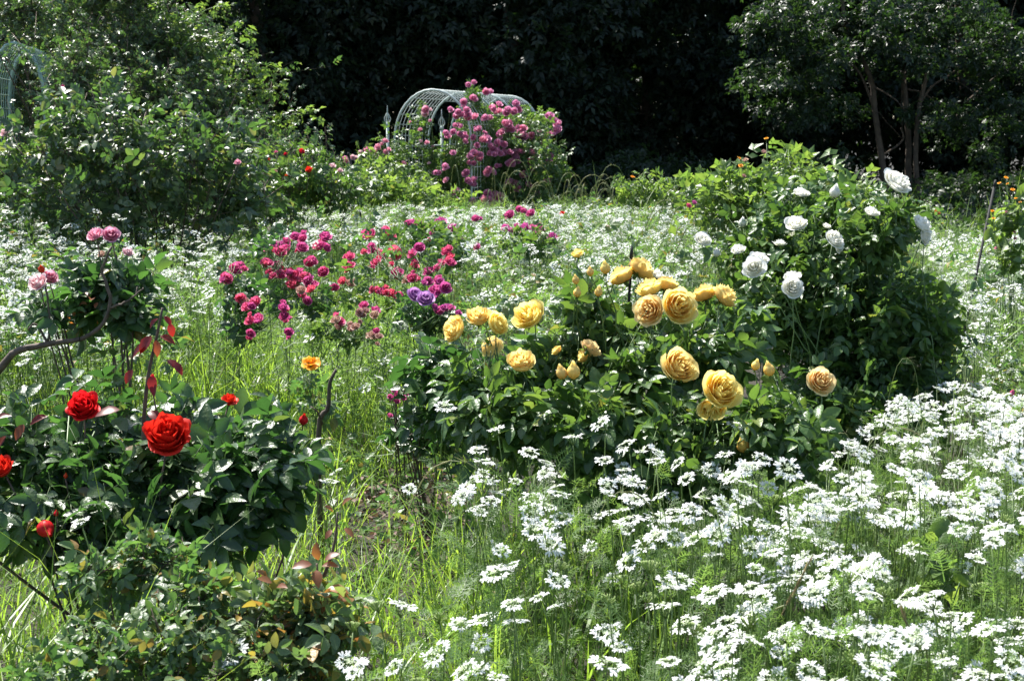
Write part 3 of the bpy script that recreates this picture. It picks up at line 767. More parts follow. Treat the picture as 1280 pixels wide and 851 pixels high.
# stakes
def stake(label, a, b, r=.009):
    a = np.array(a); b = np.array(b); d = nrm(b - a); base = b - d * (b[2] / d[2]) if abs(d[2]) > .1 else b
    base = a + (b - a) * (a[2] / (a[2] - b[2]))
    o = thing('plant_stake', base, label, 'plant stake', 'black plant stakes')
    obj('rod', mesh('stake_rod', tube([base - base + nrm(base - a) * .05, (a - base) * .5, a - base], r, r, 7), M['black_steel']), o)
    obj('cap', mesh('stake_cap', tube([a - base, a - base + nrm(a - base) * .02, a - base + nrm(a - base) * .035], r * 1.35, r * .7, 7), M['black_steel']), o)
stake('thin black stake leaning beside the bright bush left of the arch', P(436, 195, 13.4), P(447, 250, 13.4), .011)
stake('thin black stake leaning at the right edge above the white flowers', P(1243, 233, 7.2), P(1219, 350, 7.1), .007)
stake('black stake upright in the middle of the yellow rose bush', P(789, 322, 4.12), P(785, 400, 4.1), .0045)

# ------------------------------------------------------------------ pink rose with the old branch, left
Yp = 4.7
bl = [pxbloom('pink', 119, 293, 22, Yp, np.array([-.2, -.5, .6])), pxbloom('pink', 139, 293, 24, Yp, np.array([.3, -.7, .5])), pxbloom('pale_pink', 160, 315, 16, Yp + .2, np.array([.4, -.4, .6])),
      pxbloom('pale_pink', 47, 353, 28, Yp - .1, np.array([-.3, -.6, .6])), pxbloom('pink', 62, 346, 22, Yp, np.array([.4, -.5, .6])), pxbloom('faded', 127, 318, 12, Yp + .1), ('scarlet', P(52, 338, Yp), .03, None, True)]
pinkt = bush('rose_bush', 'straggly pink rose with an old bent branch standing in the white flowers at left', 'rose bush', P(150, 560, Yp)[:2],
     [(P(100, 370, Yp), (.2, .18, .13), 40), (P(140, 330, Yp), (.07, .1, .09), 14), (P(150, 375, Yp), (.18, .16, .13), 30), (P(55, 375, Yp), (.08, .1, .05), 10), (P(170, 370, Yp), (.08, .1, .05), 6)], LEAF5, (.10, .15), 'dark_leaf', bl, canes=4, tl=(.06, .14), cane_r=.006, cane_mat='brown_stem')
bp = np.array(pinkt.location)
for pts, r0, r1 in [([(-60, 500), (-10, 470), (20, 440), (60, 430), (100, 424)], .016, .008), ([(100, 424), (125, 410), (138, 380), (132, 352), (128, 335), (140, 308)], .008, .004), ([(138, 385), (155, 378), (170, 368), (180, 360)], .005, .002), ([(60, 430), (45, 405), (35, 412)], .005, .002), ([(60, 428), (62, 395), (57, 355)], .004, .003)]:
    obj('old_branch', mesh('old_branch', tube(spline([P(x, y, Yp - .15) for x, y in pts], 16) + rng.normal(0, .0015, (16, 3)) - bp, r0, r1, 7), M['brown_stem']), pinkt)
lv = twig_leaves(np.array([P(x, y, Yp - .1) for x, y in [(95, 395), (118, 400), (82, 405), (125, 380)]]), nrm(rng.normal(size=(4, 3)) + [0, -.5, 0]), np.full(4, .05), 3, SINGLE, (.035, .05)); lv.v -= bp
tag(obj('red_leaves', mesh('pink_rose_red_leaves', lv, M['copper_leaf']), pinkt))

# ------------------------------------------------------------------ crimson roses in the middle
def c5(x, y): return 250 + x / 2.977, 240 + y / 2.977
def cluster(pts, kind, d, Y, jitter=1):
    out = []
    for x, y, *dd in pts:
        px, py = c5(x, y)
        z = Y - (py - 350) * .008
        out.append(pxbloom(kind if U(0, 1) > .12 else 'faded' if kind in ('crimson', 'pink') and py > 330 else 'magenta' if kind == 'crimson' and px < 380 else kind, px, py, (dd[0] if dd else d) * U(.9, 1.25), z + U(-.08, .08), np.array([U(-.5, .5), U(-.9, -.2), U(.4, 1)])))
        for _ in range(rng.integers(0, 3) if jitter else 0):
            out.append(pxbloom(kind, px + rng.normal(0, 5), py + rng.normal(0, 4), d * U(.55, .9), z + U(-.1, .1), np.array([U(-.7, .7), U(-.9, .1), U(.3, 1)])))
    return out
sm = [((355, 165), ), ]
bush('rose_bush', 'low crimson rose bush with drooping clusters, leftmost of the crimson ones', 'rose bush', P(300, 420, 6.0)[:2], [(P(305, 385, 6.0), (.14, .2, .17), 50), (P(292, 345, 6.1), (.1, .15, .12), 30)], LEAF5, (.07, .11), 'dark_leaf',
     cluster([(130, 285), (100, 322), (150, 395), (172, 428), (205, 408), (185, 478), (188, 525), (215, 470), (165, 410), (310, 430), (312, 460), (150, 275), (330, 520)], 'crimson', 15, 6.0), canes=5, tl=(.06, .14), group='crimson roses in the middle of the bed', cane_r=.0028, dense=.75)
bush('rose_bush', 'crimson rose bush with the densest knot of blooms beside the tall grass', 'rose bush', P(370, 410, 6.3)[:2], [(P(365, 345, 6.3), (.22, .2, .17), 70), (P(345, 315, 6.4), (.15, .2, .12), 40), (P(395, 375, 6.2), (.15, .15, .08), 24)], LEAF5, (.07, .11), 'dark_leaf',
     cluster([(355, 165), (380, 205), (467, 166), (440, 200), (452, 190), (300, 222), (320, 210), (250, 265), (285, 275), (265, 302), (300, 306), (350, 310), (390, 312), (345, 345), (375, 365), (412, 360), (405, 262), (420, 255), (458, 296), (355, 330), (400, 330), (420, 345), (400, 405), (330, 300)], 'crimson', 15, 6.3)
     + cluster([(272, 205, 15), (285, 200, 14), (395, 318, 18)], 'magenta', 14, 6.4), canes=8, tl=(.06, .15), group='crimson roses in the middle of the bed', cane_r=.0028, dense=.75)
bush('rose_bush', 'crimson rose bush with scattered round blooms left of the lavender ones', 'rose bush', P(475, 400, 6.8)[:2], [(P(480, 325, 6.8), (.26, .22, .16), 80), (P(540, 330, 6.8), (.16, .2, .15), 45), (P(445, 360, 6.5), (.2, .2, .10), 36), (P(500, 370, 6.6), (.2, .15, .1), 30)], LEAF5, (.07, .11), 'rose_leaf',
     cluster([(555, 240), (553, 275), (615, 155), (632, 158), (690, 140), (710, 165), (640, 212), (725, 226, 18), (675, 232), (655, 260), (712, 268, 9), (815, 205), (787, 234), (800, 274, 11), (790, 320), (925, 212), (930, 240), (900, 265), (935, 262), (710, 375), (740, 390), (660, 365), (680, 372), (500, 355), (530, 330), (770, 325), (850, 295), (735, 300), (560, 340)], 'crimson', 14, 6.8), canes=9, tl=(.06, .15), group='crimson roses in the middle of the bed', cane_r=.0028, dense=.75)
bush('rose_bush', 'fading crimson rose with pale ragged blooms low in the grass', 'rose bush', P(440, 440, 6.1)[:2], [(P(435, 410, 6.1), (.2, .15, .09), 30)], LEAF5, (.06, .1), 'rose_leaf',
     cluster([(520, 490), (580, 500), (650, 535), (600, 450), (650, 455), (505, 475), (640, 530), (560, 495)], 'faded', 13, 6.1) + cluster([(650, 530), (520, 480), (610, 420), (655, 440)], 'crimson', 12, 6.1), canes=5, tl=(.05, .12), group='crimson roses in the middle of the bed', cane_r=.0028, dense=.75)
bush('rose_bush', 'purple-pink rose bush with tight round blooms above the crimson ones', 'rose bush', P(535, 350, 8.4)[:2], [(P(535, 302, 8.4), (.22, .2, .15), 60), (P(560, 310, 8.2), (.15, .2, .15), 40)], LEAF5L, (.08, .13), 'rose_leaf',
     cluster([(785, 115, 13), (812, 127, 17), (897, 108, 16), (885, 150), (880, 175), (945, 135), (1025, 98, 10), (870, 160), (1030, 205, 9)], 'magenta', 13, 8.4, 1), canes=6, tl=(.07, .16))
bush('rose_bush', 'lavender rose bush with one large pale violet bloom', 'rose bush', P(545, 420, 6.2)[:2], [(P(535, 395, 6.2), (.16, .18, .12), 40)], LEAF5, (.07, .11), 'dark_leaf',
     cluster([(840, 396, 22), (800, 380, 18)], 'lavender', 16, 6.1, 0) + cluster([(880, 365, 18), (850, 330, 14), (885, 325, 13), (915, 355), (875, 380), (890, 440, 12), (935, 430, 12), (905, 430, 10)], 'magenta', 14, 6.2), canes=5, tl=(.06, .14))
bush('rose_bush', 'magenta rose bush with two tiers of blooms standing in the far white flowers', 'rose bush', P(655, 350, 8.8)[:2], [(P(655, 300, 8.8), (.26, .2, .14), 60)], LEAF5L, (.08, .13), 'rose_leaf',
     cluster([(1150, 85, 12), (1190, 65, 12), (1230, 78, 12), (1140, 135, 14), (1175, 145, 13), (1210, 130, 13), (1235, 132, 13), (1260, 130, 13), (1250, 150, 12), (1205, 70, 10), (1308, 165, 12), (1320, 172, 10), (1180, 125, 10)], 'magenta', 11, 8.8), canes=8, tl=(.07, .16))
bush('rose_bush', 'small dark-leaved rose with a tuft of tiny magenta blooms left of the yellow roses', 'rose bush', P(520, 590, 4.9)[:2], [(P(515, 535, 4.9), (.14, .14, .09), 34), (P(545, 545, 4.8), (.14, .14, .1), 34)], LEAF5, (.06, .10), 'dark_leaf',
     [pxbloom('magenta', x, y, d, 4.8) for x, y, d in [(497, 492, 10), (504, 497, 10), (490, 497, 9), (496, 501, 9), (508, 492, 9), (488, 519, 8), (487, 495, 7), (492, 488, 7)]], canes=4, tl=(.05, .13), cane_mat='brown_stem')

# ------------------------------------------------------------------ yellow roses
AX = lambda x, y, z: np.array([x, y, z], float)
bl = [('yellow', P(568, 411, 3.85), px_size(37, 3.85), AX(-.8, -.5, .4)), ('yellow', P(598, 396, 3.9), px_size(34, 3.9), AX(0, -.4, .9)), ('yellow', P(622, 405, 3.85), px_size(34, 3.85), AX(.7, -.5, .4)),
      ('yellow', P(614, 432, 3.95), px_size(32, 3.95), AX(.3, .3, -.4)), ('yellow', P(662, 394, 3.9), px_size(44, 3.9), AX(-.5, -.6, .6)), ('yellow', P(651, 452, 3.6), px_size(39, 3.6), AX(.1, -.45, .9)),
      ('yellow', P(777, 345, 4.1), px_size(36, 4.1), AX(-.5, .2, .8)), ('yellow', P(801, 336, 4.1), px_size(38, 4.1), AX(.5, .3, .6)), ('yellow', P(812, 360, 3.95), px_size(38, 3.95), AX(-.3, .1, .9)), ('yellow', P(834, 356, 4.05), px_size(34, 4.05), AX(.3, .3, .8)),
      ('apricot', P(811, 387, 3.85), px_size(43, 3.85), AX(-.45, -.85, .35)), ('yellow', P(849, 383, 3.8), px_size(48, 3.8), AX(.25, -.9, .4)), ('yellow', P(880, 367, 4.0), px_size(36, 4.0), AX(-.3, .2, .8)), ('yellow', P(906, 370, 3.95), px_size(38, 3.95), AX(.7, -.1, .6)),
      ('yellow', P(848, 458, 3.55), px_size(50, 3.55), AX(.35, -.75, .55)), ('yellow', P(902, 488, 3.45), px_size(54, 3.45), AX(.2, -.8, .55)), ('yellow', P(890, 510, 3.5), px_size(42, 3.5), AX(-.1, -.6, -.5)), ('apricot', P(1027, 475, 3.6), px_size(40, 3.6), AX(.2, -.8, .5)),
      ('apricot', P(738, 434, 3.8), px_size(30, 3.8), AX(.4, .4, .4)), ('yellow', P(722, 317, 4.1), px_size(17, 4.1), AX(-.2, -.2, .9)), ('yellow', P(731, 444, 3.85), px_size(26, 3.85), AX(-.5, .2, .4)), ('yellow', P(696, 438, 3.8), px_size(16, 3.8), AX(-.5, .2, .5)),
      ('white', P(824, 343, 4.1), px_size(20, 4.1), AX(.4, -.3, .7), False, 'faded cream bloom')]
for x, y, d in [(703, 469, 12), (717, 468, 14), (757, 338, 11), (720, 352, 8), (721, 368, 9), (748, 367, 9), (738, 342, 8), (944, 459, 9), (962, 465, 12), (929, 560, 13)]:
    bl.append(('yellow', P(x, y, 3.8 if y < 400 else 3.55), px_size(d, 3.7) * 1.5, AX(U(-.3, .3), -.1, 1), True))
lob = [(P(600, 470, 3.85), (.17, .16, .13), 55), (P(650, 520, 3.7), (.2, .17, .16), 75), (P(720, 430, 3.9), (.2, .16, .16), 70), (P(800, 440, 3.85), (.24, .2, .16), 95), (P(880, 430, 3.9), (.2, .18, .15), 75), (P(760, 520, 3.65), (.26, .2, .16), 95),
       (P(870, 540, 3.55), (.24, .2, .14), 85), (P(960, 520, 3.6), (.2, .16, .13), 62), (P(1000, 560, 3.5), (.1, .12, .1), 24), (P(740, 365, 4.05), (.1, .1, .11), 34), (P(830, 420, 4.1), (.3, .12, .13), 90), (P(690, 470, 3.9), (.2, .14, .13), 60), (P(910, 400, 4.1), (.14, .1, .11), 40), (P(820, 590, 3.6), (.3, .2, .12), 60)]
bush('rose_bush', 'rose bush full of large golden yellow blooms in the middle of the bed', 'rose bush', P(780, 800, 3.8)[:2], lob, LEAF5, (.085, .14), 'rose_leaf', bl, canes=16, per=5, tl=(.07, .19), cane_r=.0045, foot=.15, updir=.4, droop=.5, dense=.72)
bush('rose_bush', 'dark leafy rose bush without blooms behind the left yellow roses', 'rose bush', P(590, 560, 4.4)[:2], [(P(575, 480, 4.4), (.2, .18, .16), 90), (P(580, 520, 4.4), (.2, .18, .16), 60)], LEAF5, (.08, .13), 'dark_leaf', (), canes=5, tl=(.07, .15))

# ------------------------------------------------------------------ white roses
bl = [('white', P(1123, 226, 4.75), px_size(42, 4.75), AX(.45, -.5, .7)), ('white', P(1154, 279, 4.7), px_size(30, 4.7), AX(.5, -.4, .6)), ('white', P(1158, 294, 4.7), px_size(24, 4.7), AX(.6, -.5, .1)), ('white', P(1044, 298, 4.7), px_size(28, 4.7), AX(.4, -.6, .6)), ('white', P(1050, 306, 4.75), px_size(22, 4.75), AX(.6, -.4, 0)),
      ('white', P(1043, 243, 4.9), px_size(17, 4.9), AX(.1, -.3, .9), True), ('white', P(995, 278, 4.8), px_size(29, 4.8), AX(-.2, -.5, .8)), ('white', P(1090, 264, 4.75), px_size(21, 4.75), AX(.2, -.4, .9)), ('white', P(942, 333, 4.5), px_size(32, 4.5), AX(-.3, -.85, .45)), ('white', P(950, 322, 4.6), px_size(26, 4.6), AX(.2, -.4, .7)),
      ('white', P(992, 358, 4.45), px_size(30, 4.45), AX(.1, -.9, .45)), ('white', P(990, 345, 4.6), px_size(24, 4.6), AX(-.2, -.3, .8)), ('white', P(879, 298, 4.9), px_size(24, 4.9), AX(.2, -.6, .7)), ('white', P(928, 281, 5.0), px_size(13, 5.0), AX(0, -.3, .9), True), ('white', P(922, 311, 4.8), px_size(20, 4.8), AX(-.2, -.4, .8)),
      ('white', P(975, 303, 4.8), px_size(18, 4.8), AX(.1, .1, .9)), ('white', P(1002, 240, 5.1), px_size(22, 5.1), AX(.1, -.3, .8), False, 'wilting bloom with browned petals'), ('white', P(896, 318, 4.9), px_size(12, 4.9), AX(-.1, -.4, .8), True), ('white', P(1034, 282, 4.9), px_size(12, 4.9), AX(.2, -.3, .8))]
lob = [(P(1060, 290, 4.9), (.28, .24, .15), 110), (P(1110, 270, 4.8), (.12, .15, .13), 36), (P(1070, 380, 4.8), (.36, .26, .2), 190), (P(1080, 450, 4.8), (.36, .25, .2), 170), (P(970, 380, 4.85), (.24, .2, .22), 90), (P(950, 300, 5.0), (.22, .2, .15), 70), (P(1150, 400, 4.9), (.18, .2, .2), 60), (P(1010, 250, 5.1), (.2, .2, .1), 40), (P(1120, 490, 4.7), (.25, .2, .14), 60), (P(1040, 505, 4.6), (.28, .2, .16), 80), (P(1090, 545, 4.5), (.3, .2, .16), 70)]
bush('rose_bush', 'tall rose bush with pure white blooms at the right', 'rose bush', P(1060, 700, 4.9)[:2], lob, LEAF5, (.07, .115), 'rose_leaf', bl, canes=18, tl=(.08, .24), cane_r=.004, foot=.18, droop=.35, dense=1.15)
tw = [pxbloom('orange', 925, 197, 6, 8.2), pxbloom('orange', 926, 206, 7, 8.2), pxbloom('faded', 932, 200, 8, 8.2), pxbloom('orange', 958, 172, 6, 8.6), pxbloom('faded', 955, 190, 8, 8.4), pxbloom('crimson', 861, 257, 8, 8.0), pxbloom('magenta', 868, 253, 7, 8.0), pxbloom('faded', 930, 220, 6, 8)]
bush('rose_bush', 'tall green rose bush with dried orange blooms behind the white roses', 'rose bush', P(970, 330, 8.3)[:2],
     [(P(960, 238, 8.3), (.45, .4, .22), 150), (P(900, 245, 8.3), (.3, .35, .18), 80), (P(1020, 228, 8.4), (.35, .3, .18), 90), (P(930, 265, 8.1), (.5, .4, .2), 90), (P(985, 205, 8.5), (.15, .2, .08), 22), (P(1070, 245, 8.3), (.25, .3, .13), 50)], LEAF5L, (.09, .15), 'bright_leaf', tw, canes=12, tl=(.12, .28), twig_r=.0025, stem='green_stem')
# a far orange-red bloom in the shade and the yellow daisies at the right edge
bush('rose_bush', 'single orange-red bloom on a small plant in the deep shade at right', 'rose bush', P(1172, 300, 13.5)[:2], [(P(1172, 278, 13.5), (.25, .2, .15), 16), (P(1190, 285, 13.5), (.5, .2, .2), 16)], LEAF5L, (.10, .15), 'side_tree_leaf', [('scarlet', P(1172, 265, 13.4), .07, AX(0, -.8, .5))], canes=2)
bl = [pxbloom('orange', x, y, d, 6.6) for x, y, d in [(1258, 221, 6), (1266, 236, 6), (1249, 228, 5), (1241, 263, 5), (1270, 247, 5), (1242, 272, 5), (1275, 252, 4), (1259, 229, 4)]] + [pxbloom('pink', x, y, d, 6.6) for x, y, d in [(1258, 265, 5), (1269, 298, 5), (1245, 310, 5), (1268, 290, 4)]]
bush('daisy_plant', 'tall leafy plant with tiny orange-yellow flowers at the right edge', 'flowering plant', P(1275, 400, 6.6)[:2], [(P(1265, 270, 6.6), (.11, .15, .17), 40), (P(1300, 260, 6.6), (.14, .15, .2), 40), (P(1265, 320, 6.6), (.14, .15, .14), 36)], SINGLE, (.045, .08), 'bright_leaf', bl, canes=8, tl=(.08, .2), cane_r=.003)

# ------------------------------------------------------------------ red roses, left foreground
Yr = 3.25
bl = [('red', P(104, 509, 3.25), px_size(47, 3.25), AX(.1, -.75, .65)), ('red', P(209, 546, 3.1), px_size(66, 3.1), AX(.15, -.7, .7)), ('red', P(2, 586, 3.1), px_size(36, 3.1), AX(-.2, -.5, .8)), ('scarlet', P(55, 658, 2.95), px_size(28, 2.95), AX(.4, -.5, -.2), True),
      ('scarlet', P(287, 498, 3.5), px_size(26, 3.5), AX(.2, -.3, .9)), ('scarlet', P(379, 527, 3.5), px_size(15, 3.5), AX(.2, -.3, .9), True), ('scarlet', P(70, 643, 3.0), px_size(8, 3), AX(.1, 0, 1), True), ('scarlet', P(82, 596, 3.1), px_size(7, 3.1), AX(.1, 0, 1), True), ('red', P(190, 479, 3.35), px_size(15, 3.35), AX(.1, 0, 1), True)]
lob = [(P(110, 570, 3.25), (.2, .2, .1), 60), (P(200, 600, 3.2), (.24, .2, .13), 85), (P(280, 580, 3.25), (.22, .2, .1), 65), (P(80, 630, 3.1), (.2, .18, .11), 52), (P(180, 660, 3.15), (.26, .2, .13), 85), (P(300, 630, 3.2), (.16, .18, .1), 44), (P(340, 555, 3.4), (.13, .14, .07), 24), (P(30, 550, 3.3), (.14, .16, .09), 28), (P(130, 500, 3.4), (.12, .12, .05), 14), (P(-60, 600, 3.2), (.22, .2, .16), 50), (P(230, 540, 3.4), (.2, .15, .06), 24)]
rt = bush('rose_bush', 'dark-leaved rose bush with large vivid red blooms at left foreground', 'rose bush', P(200, 900, 3.25)[:2], lob, LEAF5, (.095, .15), 'dark_leaf', bl, canes=12, tl=(.07, .2), cane_r=.006, cane_mat='brown_stem', foot=.1, updir=.2, droop=.4, dense=.95, rough=.8)
rb = np.array(rt.location)
sp = spline([P(180, 560, 3.2), P(180, 520, 3.2), P(186, 465, 3.2), P(195, 425, 3.2), P(203, 385, 3.2)], 14)
sh = obj('tall_shoot', mesh('red_rose_shoot', tube(sp - rb, .006, .003, 7), M['brown_stem']), rt)
ls = []
for px, py, ax, s in [(205, 395, (.6, -.3, -.6), .03), (198, 398, (-.7, -.3, -.6), .03), (212, 404, (.3, -.3, -.9), .032), (190, 420, (-.6, -.4, -.6), .048), (186, 430, (-.9, -.2, -.5), .05), (195, 425, (.2, -.5, -.9), .04), (200, 420, (.9, -.2, -.3), .04), (208, 450, (.9, -.3, -.3), .04), (216, 452, (.7, -.4, -.5), .038), (166, 462, (-.5, -.4, -.7), .036),
                      (188, 470, (.3, -.5, -.8), .04), (192, 478, (.1, -.6, -.7), .035), (150, 512, (-.8, -.4, .1), .055), (185, 515, (.7, -.5, -.1), .045), (60, 520, (-.8, -.4, -.2), .045), (8, 545, (-.6, -.4, -.4), .05), (15, 520, (-.8, -.3, 0), .045), (30, 530, (-.3, -.6, -.5), .04)]:
    B = basis(np.array([ax]), np.array([[U(-.3, .3), -.5, 1]])) * s
    ls.append(scatter(random.choice(SINGLE), B, P(px, py, 3.17)[None]))
g = join(ls); g.v -= rb
tag(obj('red_leaves', mesh('red_rose_young_leaves', g, M['red_leaf']), rt), 'young dark red leaves')

# the small-leaved bushes nearest the camera
bush('rose_bush', 'small-leaved rose bush without blooms in the lower left corner', 'rose bush', P(180, 980, 2.45)[:2],
     [(P(190, 695, 2.6), (.12, .1, .06), 46), (P(130, 712, 2.55), (.11, .1, .06), 36), (P(240, 740, 2.5), (.1, .1, .06), 30), (P(205, 785, 2.4), (.14, .12, .07), 52), (P(140, 815, 2.4), (.13, .12, .07), 44), (P(230, 845, 2.35), (.13, .12, .08), 44), (P(60, 850, 2.35), (.1, .1, .05), 18), (P(160, 880, 2.35), (.2, .12, .06), 40)],
     LEAF5, (.045, .068), 'small_leaf', (), canes=14, tl=(.04, .11), dense=.78, cane_r=.003, stem='brown_stem', updir=.5)
yt = bush('rose_bush', 'small-leaved rose bush with yellowing leaves and copper shoots at the bottom edge', 'rose bush', P(370, 980, 2.45)[:2],
     [(P(375, 755, 2.5), (.13, .12, .08), 54), (P(325, 795, 2.4), (.1, .12, .06), 28), (P(410, 790, 2.45), (.1, .1, .09), 40), (P(360, 845, 2.4), (.14, .12, .07), 36), (P(300, 765, 2.5), (.07, .08, .04), 14)],
     LEAF5, (.055, .085), 'yellowing_leaf', (), canes=10, tl=(.04, .11), cane_r=.0035, cane_mat='brown_stem', stem='brown_stem')
yb = np.array(yt.location)
ls = []
for px, py, ax, s in [(390, 705, (-.8, -.4, .2), .036), (398, 700, (-.2, -.3, .9), .034), (402, 708, (.8, -.4, .3), .036), (395, 712, (.2, -.7, -.4), .034), (406, 700, (.7, 0, .6), .03), (410, 735, (.9, -.4, .2), .04), (418, 745, (.8, -.5, -.1), .038), (405, 750, (-.2, -.7, -.5), .036), (428, 632, (.5, -.3, .7), .026), (416, 640, (-.3, -.5, .6), .026), (430, 660, (.6, -.4, -.3), .026), (415, 662, (-.4, -.5, -.3), .02), (340, 728, (-.4, -.4, .5), .03), (346, 734, (.5, -.5, .3), .03)]:
    B = basis(np.array([ax]), np.array([[U(-.3, .3), -.5, 1]])) * s
    ls.append(scatter(random.choice(SINGLE), B, P(px, py, 2.45)[None]))
g = join(ls); g.v -= yb
tag(obj('copper_leaves', mesh('copper_leaves', g, M['copper_leaf']), yt), 'copper-orange young leaves')
for a in [[(395, 790), (398, 740), (396, 704)], [(405, 720), (418, 680), (422, 640)], [(290, 850), (340, 800), (380, 790)]]:
    obj('cane', mesh('copper_cane', tube(spline([P(x, y, 2.47) for x, y in a], 8) - yb, .004, .002, 5), M['brown_stem']), yt)

# single things in the grass
o = bush('rose_plant', 'lone orange rose bloom on a thin stalk in the tall grass', 'rose plant', P(390, 560, 4.7)[:2], [(P(385, 480, 4.7), (.07, .08, .03), 7), (P(395, 515, 4.7), (.09, .08, .05), 9)], LEAF5, (.06, .09), 'small_leaf', [('orange', P(389, 450, 4.7), px_size(27, 4.7), AX(.1, -.5, .85))], canes=2, tl=(.05, .1), cane_r=.003)
b = P(398, 540, 4.55); b[2] = 0
t = thing('dead_twig', b, 'bare bent brown twig standing up from the grass', 'twig')
obj('twig_stem', mesh('twig_stem', tube(spline([b, P(398, 540, 4.55), P(410, 510, 4.55), P(412, 480, 4.55), P(420, 462, 4.55)], 14) - b, .011, .005, 7), M['brown_stem']), t)
obj('side_twig', mesh('side_twig', tube(spline([P(403, 530, 4.55), P(397, 515, 4.5), P(388, 508, 4.5)], 7) - b, .004, .002, 5), M['brown_stem']), t)
bush('broad_leaf_plant', 'low plant with broad glossy leaves sunk among the white flowers', 'plant', P(1165, 800, 2.75)[:2], [(P(1160, 690, 2.8), (.07, .08, .05), 8), (P(1180, 720, 2.75), (.07, .08, .05), 8)], SINGLE, (.05, .075), 'bright_leaf', (), canes=3, per=3, tl=(.05, .1), cane_r=.003)
bush('weed_plant', 'small plant with reddish leaves at the right edge beside the white flowers', 'plant', P(1275, 560, 4.3)[:2], [(P(1275, 510, 4.3), (.08, .1, .07), 16), (P(1300, 520, 4.3), (.1, .1, .08), 16)], LEAF3L, (.06, .09), 'yellowing_leaf', [('crimson', P(1265, 492, 4.25), .02, AX(0, -.4, .8), True)], canes=4, tl=(.05, .12), cane_r=.003)

# ------------------------------------------------------------------ white lace flowers
def big_petal(hi):
    """one notched outer petal, 1 long along +Y"""
    if hi:
        v = [(0, 0, 0), (-.16, .35, .06), (.16, .35, .06), (-.40, .8, .10), (-.03, .58, .08), (.03, .58, .08), (.40, .8, .10), (-.34, 1.08, -.02), (-.12, 1.0, .05), (.12, 1.0, .05), (.34, 1.08, -.02)]
        q = [(1, 4, 8, 3), (2, 6, 9, 5), (1, 2, 5, 4)]
        t = [(0, 2, 1), (3, 8, 7), (6, 10, 9)]
        return T(v, q, t, np.ones(len(v)))
    return T([(0, 0, 0), (-.45, .9, .08), (0, .72, .05), (.45, .9, .08)], [], [(0, 2, 1), (0, 3, 2)], np.ones(4))
def umbel(hi, seed, small=False):
    """a flat white flower head about 1 wide, facing +Z"""
    r = np.random.default_rng(seed); parts = []
    n = 8 if hi else 6
    bp = big_petal(hi)
    for k in range(n):
        a = k * 6.283 / n + r.normal(0, .12); ra = r.uniform(.22, .32); cz = -.10 * ra * 2 + r.normal(0, .02)
        c = np.array([math.sin(a) * ra, math.cos(a) * ra, cz])
        for da, s in ((-.75, .17), (0, .24), (.75, .18)) if hi else ((-.5, .22), (.45, .24)):
            m = rotz(-a + da + r.normal(0, .15)) @ rotx(r.uniform(-.35, .3)) @ roty(r.normal(0, .25)) * s * r.uniform(.85, 1.15)
            parts.append(bp.moved(m, c))
        for j in range(5 if hi else 1):
            b = r.uniform(0, 6.28)
            sp = T([(0, 0, 0), (-.03, .04, .015), (0, .075, .01), (.03, .04, .015)], [(0, 3, 2, 1)], (), np.full(4, .6)) if hi else T([(0, -.08, 0), (-.07, 0, .02), (0, .08, .02), (.07, 0, .02)], [(0, 3, 2, 1)], (), np.full(4, .6))
            parts.append(sp.moved(rotz(b) @ rotx(r.uniform(-.2, .6)), c + [r.normal(0, .035), r.normal(0, .035), .015]))
    for j in range(9 if hi else 2):
        b = r.uniform(0, 6.28); rr = r.uniform(.0, .17)
        for da in (0, 2.1, 4.2) if hi else (0,):
            parts.append((T(big_petal(False).v, [], big_petal(False).t, np.full(4, .25 if hi else .7))).moved(rotz(b + da) @ rotx(r.uniform(-.1, .5)) * (.085 if hi else .2), (math.sin(b) * rr, math.cos(b) * rr, .03 + r.normal(0, .012))))
    return join(parts)
def rays(seed, hi=True):
    r = np.random.default_rng(seed); parts = []
    for k in range(9 if hi else 4):
        a = k * 6.283 / (9 if hi else 4); e = np.array([math.sin(a) * .24, math.cos(a) * .24, -.06]); s = np.array([0, 0, -.42])
        parts.append(tube([s, s * .5 + e * .5 + [math.sin(a) * .03, math.cos(a) * .03, -.02], e], .014, .01, 3))
    return join(parts)
def frond(seed, pairs=6):
    """a finely cut leaf, 1 long along +Y"""
    r = np.random.default_rng(seed); q = []; v = []
    def strip(a, b, w0):
        a, b = np.array(a), np.array(b); d = nrm(b - a); s = nrm(np.cross(d, [0, 0, 1])) * w0; o = len(v)
        v.extend([a - s, a + s, b + s * .4, b - s * .4]); q.append((o, o + 1, o + 2, o + 3))
    pts = [np.array([0, y, .18 * math.sin(y * 2.6)]) for y in np.linspace(0, 1, 4)]
    for a, b in zip(pts[:-1], pts[1:]): strip(a, b, .012)
    for k in range(pairs):
        y = .25 + .72 * k / pairs
        for sg in (-1, 1):
            ln = .34 * (1 - .65 * k / pairs) * r.uniform(.8, 1.2)
            a = np.array([0, y, .18 * math.sin(y * 2.6)]); b = a + np.array([sg * ln * .75, ln * .6, r.normal(0, .06)])
            strip(a, b, .010)
            m = a * .45 + b * .55
            strip(m, m + np.array([sg * ln * .12, ln * .45, r.normal(0, .03)]), .009); strip(m, m + np.array([sg * ln * .42, -ln * .05, r.normal(0, .03)]), .009)
    return T(v, q)
HEAD = [umbel(True, k) for k in range(6)]; HEADL = [umbel(False, k + 10) for k in range(5)]
RAY = [rays(1), rays(2)]; RAYL = rays(3, False)
FROND = [frond(k, 8) for k in range(5)]; FRONDL = [frond(k + 9, 3) for k in range(4)]

